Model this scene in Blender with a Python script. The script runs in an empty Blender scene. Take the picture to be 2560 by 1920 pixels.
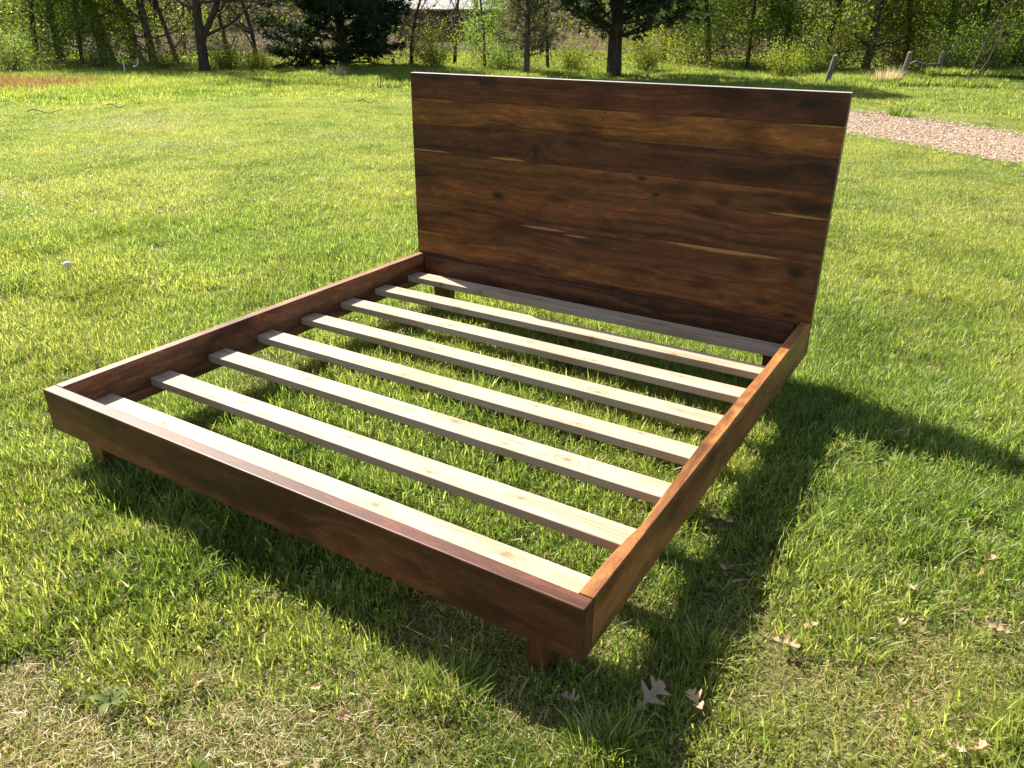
import bpy, math, random
import numpy as np
from mathutils import Matrix, Vector

# ------------------------------------------------------------------ camera, light, exposure
SC = bpy.context.scene
COL = SC.collection
CAM = np.array([2.5636, -1.1744, 1.4021])
YAW, PITCH, ROLL = 0.5539, -0.4369, 0.0048
FPX = 1954.87                      # focal length in pixels of the 2560 px wide photo
cam_d = bpy.data.cameras.new('camera')
cam = bpy.data.objects.new('camera', cam_d); COL.objects.link(cam); SC.camera = cam
cyw, syw, cpt, spt = math.cos(YAW), math.sin(YAW), math.cos(PITCH), math.sin(PITCH)
FWD = np.array([-syw*cpt, cyw*cpt, spt]); RGT = np.array([cyw, syw, 0.0]); UPV = np.cross(RGT, FWD)
RGT, UPV = math.cos(ROLL)*RGT + math.sin(ROLL)*UPV, -math.sin(ROLL)*RGT + math.cos(ROLL)*UPV
cam.matrix_world = Matrix(((RGT[0], UPV[0], -FWD[0], CAM[0]), (RGT[1], UPV[1], -FWD[1], CAM[1]),
                           (RGT[2], UPV[2], -FWD[2], CAM[2]), (0, 0, 0, 1)))
cam_d.sensor_width = 36.0
cam_d.lens = FPX/2560*36.0
cam_d.clip_start = 0.05
cam_d.clip_end = 2000

SUN_EL, SUN_AZ = math.radians(43.8), math.radians(-69.3)     # azimuth clockwise from +Y
world = bpy.data.worlds.new('World'); SC.world = world; world.use_nodes = True
wn = world.node_tree
sky = wn.nodes.new('ShaderNodeTexSky'); sky.sky_type = 'NISHITA'; sky.sun_disc = False
sky.sun_elevation = SUN_EL; sky.sun_rotation = SUN_AZ
sky.air_density = 1.0; sky.dust_density = 1.5
wb = wn.nodes.new('ShaderNodeMix'); wb.data_type = 'RGBA'; wb.blend_type = 'MULTIPLY'; wb.inputs[0].default_value = 1.0
wb.inputs[7].default_value = (1.0, 0.93, 0.84, 1)          # the photo's warm white balance
wn.links.new(sky.outputs[0], wb.inputs[6]); wn.links.new(wb.outputs[2], wn.nodes['Background'].inputs[0])
wn.nodes['Background'].inputs[1].default_value = 0.080
sun_d = bpy.data.lights.new('sun', 'SUN'); sun_d.energy = 4.7; sun_d.angle = math.radians(0.55)
sun_d.color = (1.0, 0.92, 0.81)
sun = bpy.data.objects.new('sun', sun_d); COL.objects.link(sun)
sdir = Vector((math.sin(SUN_AZ)*math.cos(SUN_EL), math.cos(SUN_AZ)*math.cos(SUN_EL), math.sin(SUN_EL)))
sun.rotation_euler = sdir.to_track_quat('Z', 'Y').to_euler()
sun.location = (-8, 3, 9)
vs = SC.view_settings
vs.view_transform = 'Standard'; vs.look = 'None'; vs.gamma = 1.0; vs.use_curve_mapping = False
vs.exposure = 1.5
SC.cycles.max_bounces = 8
SC.cycles.diffuse_bounces = 4
SC.cycles.transmission_bounces = 6
SC.cycles.transparent_max_bounces = 4
SC.cycles.sample_clamp_indirect = 6.0
SC.cycles.use_denoising = True

# ------------------------------------------------------------------ helpers
rng = np.random.default_rng(7)
random.seed(7)


def tag(o, label=None, cat=None, group=None, kind=None):
    if label: o['label'] = label
    if cat: o['category'] = cat
    if group: o['group'] = group
    if kind: o['kind'] = kind
    return o


def mesh_np(name, V, faces=None, loops=None, starts=None, attrs=None, smooth=None):
    """mesh from arrays; faces: list of (n,k) int arrays of equal k"""
    me = bpy.data.meshes.new(name)
    V = np.asarray(V, dtype=np.float32)
    me.vertices.add(len(V)); me.vertices.foreach_set('co', V.ravel())
    fl = [np.asarray(f, dtype=np.int32) for f in faces if len(f)]
    nl = sum(f.size for f in fl); nf = sum(len(f) for f in fl)
    me.loops.add(nl); me.polygons.add(nf)
    me.loops.foreach_set('vertex_index', np.concatenate([f.ravel() for f in fl]))
    st = []; c = 0
    for f in fl:
        st.append(c + np.arange(len(f))*f.shape[1]); c += f.size
    me.polygons.foreach_set('loop_start', np.concatenate(st).astype(np.int32))
    if smooth is not None:
        me.polygons.foreach_set('use_smooth', np.full(nf, smooth, dtype=bool))
    for k, a in (attrs or {}).items():
        at = me.attributes.new(k, 'FLOAT', 'POINT'); at.data.foreach_set('value', np.asarray(a, dtype=np.float32))
    me.update(calc_edges=True)
    me.validate()
    return me


def add(name, me, mat=None, parent=None, loc=None):
    o = bpy.data.objects.new(name, me); COL.objects.link(o)
    if mat is not None and not me.materials: me.materials.append(mat)
    if parent is not None: o.parent = parent
    if loc is not None: o.location = loc
    return o


def empty(name, loc=(0, 0, 0), rz=0.0, s=1.0):
    o = bpy.data.objects.new(name, None); COL.objects.link(o)
    o.location = loc; o.rotation_euler = (0, 0, rz); o.scale = (s, s, s)
    o.empty_display_size = 0.2
    return o


class N:
    """tiny node-graph writer"""
    def __init__(self, name):
        self.m = bpy.data.materials.new(name); self.m.use_nodes = True
        self.t = self.m.node_tree; self.t.nodes.clear()
        self.out = self.t.nodes.new('ShaderNodeOutputMaterial')

    def node(self, typ, ins=None, **kw):
        n = self.t.nodes.new(typ)
        for k, v in kw.items(): setattr(n, k, v)
        for k, v in (ins or {}).items(): self.put(n.inputs[k], v)
        return n

    def put(self, sock, v):
        if isinstance(v, bpy.types.NodeSocket): self.t.links.new(v, sock)
        elif v is not None:
            if isinstance(v, (tuple, list)) and len(v) == 3 and sock.type == 'RGBA': v = (*v, 1.0)
            sock.default_value = v

    def math(self, op, a, b=0.0, c=0.0, clamp=False):
        n = self.node('ShaderNodeMath', operation=op, use_clamp=clamp)
        self.put(n.inputs[0], a); self.put(n.inputs[1], b); self.put(n.inputs[2], c)
        return n.outputs[0]

    def vec(self, x, y, z):
        n = self.node('ShaderNodeCombineXYZ'); self.put(n.inputs[0], x); self.put(n.inputs[1], y); self.put(n.inputs[2], z)
        return n.outputs[0]

    def sep(self, v):
        n = self.node('ShaderNodeSeparateXYZ'); self.put(n.inputs[0], v); return n.outputs

    def noise(self, v, scale=1.0, detail=3.0, rough=0.5, dist=0.0):
        n = self.node('ShaderNodeTexNoise', {'Scale': scale, 'Detail': detail, 'Roughness': rough, 'Distortion': dist})
        self.put(n.inputs['Vector'], v); return n.outputs[0]

    def mix(self, f, a, b, blend='MIX'):
        n = self.node('ShaderNodeMix', data_type='RGBA', blend_type=blend)
        self.put(n.inputs[0], f); self.put(n.inputs[6], a); self.put(n.inputs[7], b); return n.outputs[2]

    def ramp(self, f, stops, interp='LINEAR'):
        n = self.node('ShaderNodeValToRGB'); cr = n.color_ramp; cr.interpolation = interp
        while len(cr.elements) < len(stops): cr.elements.new(0.5)
        for e, (p, c) in zip(cr.elements, stops):
            e.position = p; e.color = (*c, 1) if len(c) == 3 else c
        self.put(n.inputs[0], f); return n.outputs[0]

    def smooth(self, v, lo, hi):
        n = self.node('ShaderNodeMapRange', interpolation_type='SMOOTHSTEP')
        self.put(n.inputs[0], v); n.inputs[1].default_value = lo; n.inputs[2].default_value = hi
        return n.outputs[0]

    def bump(self, h, strength=0.2, dist=0.002):
        n = self.node('ShaderNodeBump', {'Strength': strength, 'Distance': dist}); self.put(n.inputs['Height'], h)
        return n.outputs[0]

    def attr(self, name):
        return self.node('ShaderNodeAttribute', attribute_name=name).outputs['Fac']

    def pos(self):
        return self.node('ShaderNodeNewGeometry').outputs['Position']

    def obj(self):
        return self.node('ShaderNodeTexCoord').outputs['Object']

    def surf(self, color, rough=0.6, spec=0.5, normal=None, coat=0.0, coat_rough=0.2, sheen=0.0):
        p = self.node('ShaderNodeBsdfPrincipled')
        self.put(p.inputs['Base Color'], color); self.put(p.inputs['Roughness'], rough)
        self.put(p.inputs['Specular IOR Level'], spec)
        self.put(p.inputs['Coat Weight'], coat); self.put(p.inputs['Coat Roughness'], coat_rough)
        p.inputs['Sheen Weight'].default_value = sheen; p.inputs['Sheen Roughness'].default_value = 0.45
        if normal is not None: self.put(p.inputs['Normal'], normal)
        self.t.links.new(p.outputs[0], self.out.inputs[0]); return self.m

    def leaf(self, color, trans_color, trans=0.45, rough=0.5, spec=0.3):
        p = self.node('ShaderNodeBsdfPrincipled')
        self.put(p.inputs['Base Color'], color); self.put(p.inputs['Roughness'], rough)
        self.put(p.inputs['Specular IOR Level'], spec)
        t = self.node('ShaderNodeBsdfTranslucent'); self.put(t.inputs[0], trans_color)
        m = self.node('ShaderNodeMixShader'); self.put(m.inputs[0], trans)
        self.t.links.new(p.outputs[0], m.inputs[1]); self.t.links.new(t.outputs[0], m.inputs[2])
        self.t.links.new(m.outputs[0], self.out.inputs[0]); return self.m


def vnoise(x, y, seed=0):
    """smooth value noise for placing things (0..1)"""
    x = np.asarray(x, float); y = np.asarray(y, float)
    xi = np.floor(x).astype(int); yi = np.floor(y).astype(int); xf = x-xi; yf = y-yi
    def h(a, b):
        n = (a*374761393 + b*668265263 + seed*1442695041) & 0x7fffffff
        n = ((n ^ (n >> 13))*1274126177) & 0x7fffffff
        return ((n ^ (n >> 16)) & 0xffff)/65535.0
    u = xf*xf*(3-2*xf); v = yf*yf*(3-2*yf)
    return (h(xi, yi)*(1-u)+h(xi+1, yi)*u)*(1-v) + (h(xi, yi+1)*(1-u)+h(xi+1, yi+1)*u)*v


# ------------------------------------------------------------------ terrain
def gh(x, y):
    x = np.asarray(x, float); y = np.asarray(y, float)
    D = np.hypot(x-CAM[0], y-CAM[1])
    z = 0.10*(vnoise(x*0.23, y*0.23, 3)-0.5)*np.clip((D-6)/10, 0, 1)
    z = z + np.clip(D-26, 0, 60)*0.012
    z = z + np.clip(D-82, 0, None)**1.0*0.30*np.clip(400-D, 0, 318)/318
    z = z + 0.26*np.exp(-((x-2.4)**2/7.0+(y-22.6)**2/2.2))
    return z


DRIVE = [(14.0, 3.2), (9.0, 6.3), (5.6, 8.55), (2.65, 10.72), (0.75, 12.25), (-0.9, 13.2), (-2.5, 12.8), (-5.0, 10.9)]
DRIVE_W = [1.5, 1.45, 1.35, 1.22, 1.3, 1.3, 1.2, 1.0]


def drive_curve():
    p = np.array(DRIVE); w = np.array(DRIVE_W); n = len(p); out = []; ow = []
    for i in range(n-1):
        p0, p1, p2, p3 = p[max(i-1, 0)], p[i], p[i+1], p[min(i+2, n-1)]
        for t in np.linspace(0, 1, 12, endpoint=False):
            out.append(0.5*((2*p1)+(-p0+p2)*t+(2*p0-5*p1+4*p2-p3)*t*t+(-p0+3*p1-3*p2+p3)*t**3))
            ow.append(w[i]*(1-t)+w[i+1]*t)
    out.append(p[-1]); ow.append(w[-1])
    return np.array(out), np.array(ow)


DC, DW = drive_curve()


def drive_dist(x, y):
    """signed-ish: distance to centreline divided by half width"""
    x = np.asarray(x, float); y = np.asarray(y, float)
    d = np.hypot(x[..., None]-DC[:, 0], y[..., None]-DC[:, 1]); i = d.argmin(-1)
    return d.min(-1)/DW[i]


# ground material
g = N('lawn_soil')
P = g.pos()
n1 = g.noise(P, 75, 6, 0.75); n2 = g.noise(P, 1.1, 3)
c = g.ramp(n1, [(0.36, (0.03, 0.03, 0.012)), (0.52, (0.11, 0.11, 0.035)), (0.68, (0.30, 0.24, 0.12))])
c2 = g.ramp(n1, [(0.3, (0.04, 0.07, 0.01)), (0.7, (0.10, 0.14, 0.03))])
ln = g.node('ShaderNodeVectorMath', operation='DISTANCE'); g.put(ln.inputs[0], P); ln.inputs[1].default_value = tuple(CAM)
far = g.smooth(ln.outputs['Value'], 5, 16)
c = g.mix(far, c, c2)
wood = g.smooth(ln.outputs['Value'], 25.5, 29)
lit = g.ramp(g.noise(P, 3.0, 5, 0.65), [(0.3, (0.040, 0.030, 0.016)), (0.7, (0.115, 0.080, 0.045))])
c = g.mix(wood, c, lit)
M_ground = g.surf(c, 0.95, 0.1, g.bump(n1, 0.5, 0.02))

# ground sheet: polar grid round the camera spot reaching the horizon
rr = np.concatenate([[0], np.linspace(0.5, 34, 90), np.geomspace(35, 900, 50)])
na = 160
th = np.linspace(0, 2*np.pi, na, endpoint=False)
X = CAM[0]+rr[1:, None]*np.cos(th); Y = CAM[1]+rr[1:, None]*np.sin(th)
V = np.concatenate([[[CAM[0], CAM[1], gh(CAM[0], CAM[1])]], np.stack([X, Y, gh(X, Y)], -1).reshape(-1, 3)])
nr = len(rr)-1
i, j = np.meshgrid(np.arange(nr-1), np.arange(na), indexing='ij')
a = 1+i*na+j; b = 1+i*na+(j+1) % na
Q = np.stack([a, a+na, b+na, b], -1).reshape(-1, 4)
jj = np.arange(na); T = np.stack([np.zeros(na, int), 1+jj, 1+(jj+1) % na], -1)
lawn = add('lawn_ground', mesh_np('lawn_ground', V, [Q, T], smooth=True), M_ground)
tag(lawn, kind='structure')

# gravel drive
g = N('gravel_base')
P = g.pos()
vo = g.node('ShaderNodeTexVoronoi', {'Scale': 38.0}); g.put(vo.inputs['Vector'], P)
c = g.ramp(g.sep(vo.outputs['Color'])[0], [(0.0, (0.17, 0.12, 0.08)), (0.5, (0.32, 0.23, 0.16)), (1.0, (0.46, 0.35, 0.26))])
M_gravel = g.surf(c, 0.9, 0.2, g.bump(vo.outputs['Distance'], 0.8, 0.02))
Vd = []
for k in range(len(DC)):
    t = DC[min(k+1, len(DC)-1)]-DC[max(k-1, 0)]; t /= np.hypot(*t); nrm = np.array([-t[1], t[0]])
    for s in np.linspace(-1, 1, 9):
        wob = 1+0.12*(vnoise(k*0.35, s*2+9, 5)-0.5)*2*(abs(s) > 0.9)
        p = DC[k]+nrm*s*DW[k]*wob*0.98
        Vd.append((p[0], p[1], float(gh(*p))+0.012-0.02*(abs(s) > 0.9)))
nd = len(DC)
i, j = np.meshgrid(np.arange(nd-1), np.arange(8), indexing='ij')
a = i*9+j
drv = add('gravel_drive', mesh_np('gravel_drive', Vd, [np.stack([a, a+9, a+10, a+1], -1).reshape(-1, 4)], smooth=True), M_gravel)
tag(drv, kind='structure')

# loose stones as real geometry, one piece
g = N('gravel_stone')
tn = g.attr('tint')
c = g.ramp(tn, [(0.0, (0.20, 0.13, 0.085)), (0.35, (0.39, 0.28, 0.195)), (0.7, (0.54, 0.41, 0.30)), (1.0, (0.76, 0.68, 0.57))])
M_stone = g.surf(c, 0.85, 0.3)
ico = np.array([(0, 0, 1), (0.9, 0, 0.25), (0.28, 0.85, 0.3), (-0.72, 0.53, 0.2), (-0.7, -0.55, 0.3), (0.3, -0.85, 0.2), (0, 0, -0.5)])
icf = np.array([(0, 1, 2), (0, 2, 3), (0, 3, 4), (0, 4, 5), (0, 5, 1), (6, 2, 1), (6, 3, 2), (6, 4, 3), (6, 5, 4), (6, 1, 5)])
ns = 42000
k = rng.integers(0, nd-1, ns); t = rng.random(ns)[:, None]
cp = DC[k]*(1-t)+DC[k+1]*t
tg = DC[k+1]-DC[k]; tg /= np.hypot(tg[:, 0], tg[:, 1])[:, None]
s = rng.uniform(-1, 1, ns); s = np.sign(s)*np.abs(s)**0.9
s = s*(1+np.abs(rng.normal(0, .07, ns)))
pp = cp+np.stack([-tg[:, 1], tg[:, 0]], -1)*(s*DW[k]*1.0)[:, None]
sz = rng.uniform(0.005, 0.013, ns)*(1+0.9*(rng.random(ns) < 0.1))
ang = rng.uniform(0, 6.28, ns)
L = ico[None]*sz[:, None, None]*np.stack([rng.uniform(.8, 1.5, ns), rng.uniform(.7, 1.1, ns), rng.uniform(.5, 1, ns)], -1)[:, None]
Vs = np.empty_like(L)
Vs[..., 0] = L[..., 0]*np.cos(ang)[:, None]-L[..., 1]*np.sin(ang)[:, None]+pp[:, 0, None]
Vs[..., 1] = L[..., 0]*np.sin(ang)[:, None]+L[..., 1]*np.cos(ang)[:, None]+pp[:, 1, None]
Vs[..., 2] = L[..., 2]+(gh(pp[:, 0], pp[:, 1])+0.016)[:, None]
Fs = (icf[None]+(np.arange(ns)*7)[:, None, None]).reshape(-1, 3)
st = add('gravel', mesh_np('gravel', Vs.reshape(-1, 3), [Fs], attrs={'tint': np.repeat(rng.random(ns), 7)}, smooth=False), M_stone)
tag(st, 'loose pinkish gravel covering the drive right of the headboard', 'gravel', kind='stuff')

# ------------------------------------------------------------------ wood
KNOTC = (0.012, 0.009, 0.006)


def walnut(name, dark, light, axis='x', seed=0.0, knots=(), saps=(), ring=55.0, rough=0.33, pith=(0.35, 0.22), coat=0.12, sheen=0.04, coat_rough=0.42, spec=0.3):
    """oiled walnut: irregular growth rings round a pith line lying along `axis`; knots (u,v,ru,rv,k) and sapwood
    slivers (u,v,half length,half width) are given in the bed's own metres"""
    g = N(name)
    O = g.sep(g.obj())
    u, v, w = {'x': (O[0], O[2], O[1]), 'y': (O[1], O[2], O[0]), 'z': (O[2], O[0], O[1])}[axis]
    du = g.math('MULTIPLY', u, 0.9)
    wob = g.noise(g.vec(g.math('ADD', g.math('MULTIPLY', u, 1.3), seed), g.math('MULTIPLY', v, 3.0), g.math('MULTIPLY', w, 3.0)), 1.0, 3, 0.5)
    wob2 = g.noise(g.vec(g.math('ADD', g.math('MULTIPLY', u, 6.0), seed*3.1), g.math('MULTIPLY', v, 16.0), g.math('MULTIPLY', w, 16.0)), 1.0, 3, 0.6)
    vv = g.math('ADD', g.math('SUBTRACT', v, pith[0]), g.math('MULTIPLY', g.math('SUBTRACT', wob, 0.5), 0.19))
    ww = g.math('ADD', g.math('SUBTRACT', w, pith[1]), g.math('MULTIPLY', wob2, 0.02))
    r = g.math('SQRT', g.math('ADD', g.math('MULTIPLY', vv, vv), g.math('MULTIPLY', ww, ww)))
    kd = None
    for (ku, kv, ru, rv, s) in knots:
        a = g.math('DIVIDE', g.math('SUBTRACT', u, ku), ru); b = g.math('DIVIDE', g.math('SUBTRACT', v, kv), rv)
        q = g.math('ADD', g.math('MULTIPLY', a, a), g.math('MULTIPLY', b, b))
        e = g.math('EXPONENT', g.math('MULTIPLY', q, -0.35))
        r = g.math('ADD', r, g.math('MULTIPLY', e, rv*1.5))
        e2 = g.math('MULTIPLY', g.math('EXPONENT', g.math('MULTIPLY', g.math('ADD', q, g.math('MULTIPLY', g.math('SUBTRACT', wob2, 0.5), 1.6)), -1.3)), s, clamp=True)
        kd = e2 if kd is None else g.math('MAXIMUM', kd, e2)
    rings = g.noise(g.vec(g.math('MULTIPLY', r, ring), g.math('ADD', g.math('MULTIPLY', u, 0.35), seed), seed), 1.0, 4, 0.62)
    broad = g.noise(g.vec(g.math('MULTIPLY', r, ring*0.22), g.math('ADD', g.math('MULTIPLY', u, 0.8), seed*2), seed), 1.0, 2, 0.5)
    f = g.math('ADD', g.math('MULTIPLY', rings, 0.62), g.math('MULTIPLY', broad, 0.38))
    mid = tuple(0.5*(a+b) for a, b in zip(dark, light))
    hi = tuple(min(1, x*1.35) for x in light)
    col = g.ramp(f, [(0.34, dark), (0.47, mid), (0.58, light), (0.70, hi)])
    fib = g.noise(g.vec(g.math('MULTIPLY', u, 9.0), g.math('MULTIPLY', v, 420.0), g.math('MULTIPLY', w, 420.0)), 1.0, 2, 0.6)
    col = g.mix(g.smooth(fib, 0.42, 0.70), col, g.mix(1.0, col, (0.62, 0.58, 0.55), 'MULTIPLY'))
    cloud = g.noise(g.vec(g.math('ADD', g.math('MULTIPLY', u, 4.0), seed), g.math('MULTIPLY', v, 9.0), g.math('MULTIPLY', w, 9.0)), 1.0, 3, 0.5)
    col = g.mix(g.smooth(cloud, 0.48, 0.70), col, g.mix(1.0, col, (0.50, 0.44, 0.44), 'MULTIPLY'))
    mot = g.noise(g.vec(g.math('ADD', g.math('MULTIPLY', u, 13.0), seed*5), g.math('MULTIPLY', v, 34.0), g.math('MULTIPLY', w, 34.0)), 1.0, 5, 0.7, 0.6)
    col = g.mix(g.math('MULTIPLY', g.smooth(mot, 0.46, 0.66), 0.75), col, g.mix(1.0, col, (1.75, 1.62, 1.30), 'MULTIPLY'))
    pore = g.noise(g.vec(g.math('MULTIPLY', u, 55.0), g.math('MULTIPLY', v, 900.0), g.math('MULTIPLY', w, 900.0)), 1.0, 1, 0.5)
    col = g.mix(g.smooth(pore, 0.60, 0.72), col, g.mix(1.0, col, (0.45, 0.42, 0.42), 'MULTIPLY'))
    for (su, sv, sl, sh) in saps:
        a = g.math('DIVIDE', g.math('SUBTRACT', u, su), sl)
        env = g.math('MULTIPLY', g.math('SUBTRACT', 1.0, g.math('MULTIPLY', a, a)), sh)
        edge = g.math('ADD', g.math('SUBTRACT', env, g.math('ABSOLUTE', g.math('SUBTRACT', v, sv))), g.math('MULTIPLY', g.math('SUBTRACT', wob2, 0.5), sh*0.9))
        m = g.smooth(edge, 0.0, max(sh*0.8, 0.003))
        col = g.mix(g.math('MULTIPLY', m, g.math('ADD', 0.45, g.math('MULTIPLY', fib, 0.5))), col, (0.50, 0.265, 0.085))
    if kd is not None: col = g.mix(kd, col, KNOTC)
    rgh = g.math('ADD', g.math('MULTIPLY', fib, 0.12), rough-0.06)
    return g.surf(col, rgh, spec, g.bump(fib, 0.06, 0.0006), coat=coat, coat_rough=coat_rough, sheen=sheen)


DK = (0.034, 0.0165, 0.0095)
MD = (0.10, 0.043, 0.021)
LT = (0.31, 0.145, 0.078)
AM = (0.17, 0.086, 0.034)


def board(name, x0, x1, y0, y1, z0, z1, mat, parent, bev=0.003, seg=2, nx=1):
    """a solid board with eased edges, corners in the bed's own metres"""
    import bmesh
    bm = bmesh.new()
    bmesh.ops.create_cube(bm, size=1.0)
    for v in bm.verts:
        v.co = Vector((x0+(v.co.x+0.5)*(x1-x0), y0+(v.co.y+0.5)*(y1-y0), z0+(v.co.z+0.5)*(z1-z0)))
    bmesh.ops.bevel(bm, geom=bm.edges[:], offset=bev, segments=seg, profile=0.5, affect='EDGES')
    me = bpy.data.meshes.new(name); bm.to_mesh(me); bm.free()
    for p in me.polygons: p.use_smooth = len(p.vertices) != 4 or p.area < bev*bev*6
    return add(name, me, mat, parent)


W, LN, T, ZT, HB, HH = 2.02, 2.0196, 0.042, 0.2787, 0.1487, 1.166
Z0 = ZT-HB
TH = 0.040                         # headboard thickness
bed = empty('platform_bed')
tag(bed, 'walnut platform bed with tall plank headboard and bare pine slats, standing on the lawn', 'bed frame')

# side rails, with a little live edge on the inner top corner of the right one
M_railL = walnut('walnut_rail_left', MD, LT, 'y', 3.3, knots=[(0.75, 0.24, 0.08, 0.05, .5)], pith=(0.33, -0.12), ring=48, rough=.46, coat=0.0, spec=.22)
M_railR = walnut('walnut_rail_right', (0.17, 0.068, 0.020), (0.40, 0.175, 0.055), 'y', 8.1, knots=[(1.13, 0.28, 0.035, 0.02, .45)], pith=(0.05, 1.7), ring=34, rough=.46, coat=0.0, spec=.25)


def rail(name, xo, xi, mat, wav):
    """long board with cross-section swept along y; xi is the inner face, wav(y) how far the inner top corner is waney"""
    n = 61; ys = np.linspace(0.0445, LN-0.0005, n); V = []
    sg = 1 if xi > xo else -1; e = 0.003
    for y in ys:
        w = wav(y)
        prof = [(xo, Z0+e), (xo+sg*e, Z0), (xi-sg*e, Z0), (xi, Z0+e), (xi, ZT-0.012-1.6*w), (xi-sg*(0.0025+w*0.8), ZT-0.004-0.5*w), (xi-sg*(0.005+w), ZT),
                (xo+sg*e, ZT), (xo, ZT-e)]
        V += [(a, y, b) for a, b in prof]
    m = 9
    i, j = np.meshgrid(np.arange(n-1), np.arange(m), indexing='ij')
    a = i*m+j; b = i*m+(j+1) % m
    Q = np.stack([a, b, b+m, a+m] if sg > 0 else [a, a+m, b+m, b], -1).reshape(-1, 4)
    c0 = np.arange(m)[None]; c1 = (np.arange(m)+(n-1)*m)[None]
    return add(name, mesh_np(name, V, [Q, c0[:, ::-1] if sg > 0 else c0, c1 if sg > 0 else c1[:, ::-1]], smooth=False), mat, bed)


rail('side_rail', 0.0, T, M_railL, lambda y: 0.0)
rail('side_rail', W, W-T, M_railR, lambda y: 0.016*math.exp(-((y-0.40)/0.14)**2)+0.006*math.exp(-((y-0.62)/0.10)**2)+0.0035*math.exp(-((y-1.5)/0.2)**2))
M_foot = walnut('walnut_foot_rail', (0.055, 0.018, 0.010), (0.185, 0.064, 0.032), 'x', 5.7, knots=[(1.35, 0.20, 0.10, 0.035, .35)],
                pith=(0.42, -0.20), ring=38, rough=.46, coat=0.0, spec=.27)
board('foot_rail', 0, W, 0, 0.0435, Z0, ZT, M_foot, bed, 0.0045, 3)

# headboard: battens at the back, planks edge glued
hb = empty('headboard'); hb.parent = bed
M_dark = walnut('walnut_leg', (0.09, 0.034, 0.014), (0.22, 0.085, 0.034), 'z', 1.9, pith=(0.3, 0.4))
for x in (0.30, W-0.38): board('batten', x, x+0.08, LN+TH, LN+TH+0.02, 0.30, 1.05, M_dark, hb, 0.002)
rows = [  # z0, z1, dark, light, seed, knots, saps
    (1.050, 1.166, (0.040, 0.018, 0.011), (0.090, 0.038, 0.020), 2.2, [(1.885, 1.122, .055, .026, .95), (1.78, 1.128, .05, .03, .6), (0.43, 1.135, .03, .01, .6), (1.0, 1.13, .04, .01, .3)], [], (1.30, 2.10), 42),
    (0.932, 1.050, (0.070, 0.034, 0.013), (0.175, 0.086, 0.030), 4.9, [(0.638, .985, .035, .02, .25), (1.04, 1.014, .022, .014, .45), (1.048, 1.040, .007, .006, 1.0), (1.20, 1.02, .09, .02, .5)], [(1.95, 1.045, .16, .004)], (0.80, 2.16), 46),
    (0.800, 0.932, (0.030, 0.014, 0.0095), (0.075, 0.034, 0.019), 7.3, [(.709, .845, .018, .035, .8), (.698, .800, .008, .006, 1.0), (1.95, .90, .06, .022, .8), (1.35, .88, .10, .012, .6), (.95, .905, .22, .02, .5)], [(0.08, .807, .20, .006), (.56, .804, .13, .010)], (1.05, 2.12), 44),
    (0.698, 0.800, (0.062, 0.030, 0.015), (0.130, 0.064, 0.029), 11.6, [(1.236, .784, .03, .012, .9), (1.307, .722, .022, .013, .7), (1.60, .722, .035, .018, .9), (1.924, .732, .028, .014, .7), (.40, .775, .015, .008, .6)], [(1.90, .7045, .15, .010)], (0.55, 2.14), 46),
    (0.531, 0.698, (0.052, 0.024, 0.012), (0.110, 0.050, 0.023), 15.2, [(.505, .630, .045, .024, .95), (.80, .655, .14, .007, .6), (1.25, .59, .10, .01, .35)], [(.10, .536, .22, .0025)], (0.90, 2.16), 52),
    (0.400, 0.531, (0.046, 0.020, 0.012), (0.105, 0.047, 0.023), 18.4, [(1.93, .482, .05, .03, .9), (.74, .485, .10, .011, .7), (1.00, .470, .09, .011, .75), (1.10, .505, .16, .009, .7), (.22, .50, .10, .013, .7)], [(1.62, .5265, .30, .017), (.76, .503, .16, .008), (.93, .490, .09, .007)], (0.60, 2.11), 44),
    (0.285, 0.400, (0.064, 0.029, 0.013), (0.150, 0.072, 0.028), 22.7, [(1.828, .334, .045, .019, 1.0), (1.64, .325, .02, .008, .6), (1.93, .296, .045, .012, .8), (.82, .315, .03, .014, .5)], [(.30, .2885, .25, .002)], (0.50, 2.15), 46),
    (0.130, 0.285, (0.040, 0.018, 0.011), (0.095, 0.042, 0.021), 25.1, [], [], (0.0, 2.13), 44),
]
for k, (z0, z1, dk, lt, sd, kn, sp, pi_, rg) in enumerate(rows):
    dk = (dk[0]*.9, dk[1]*.78, dk[2]*.62); lt = (lt[0]*1.68, lt[1]*1.34, lt[2]*1.0)
    M = walnut('walnut_plank_%d' % k, dk, lt, 'x', sd, kn, sp, ring=rg, pith=pi_, rough=0.42, coat=0.03, sheen=0.02)
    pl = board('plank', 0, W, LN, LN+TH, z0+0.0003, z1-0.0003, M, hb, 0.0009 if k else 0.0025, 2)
    if k == 0:      # glare along the top edge put into its material: paler colour, strong coat, sheen
        pl.data.materials.append(walnut('walnut_top_glare', (.20, .125, .085), (.36, .24, .17), 'x', 3.0, rough=.5, coat=1.0, coat_rough=.5, sheen=1.0))
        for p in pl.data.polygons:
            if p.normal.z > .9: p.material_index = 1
# board fixed across the head end between the side rails
M_head = walnut('walnut_head_rail', (0.045, 0.018, 0.010), (0.17, 0.066, 0.030), 'x', 31.0, [(1.25, .236, .009, .008, 1.0), (1.35, .228, .10, .012, .5), (.40, .215, .12, .01, .35)], [(1.0, .268, 0.9, .0018)], ring=40, pith=(0.05, 2.2))
board('head_rail', T+0.016, W-T-0.016, LN-0.021, LN-0.0006, Z0+0.004, 0.2665, M_head, bed, 0.0015)
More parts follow.
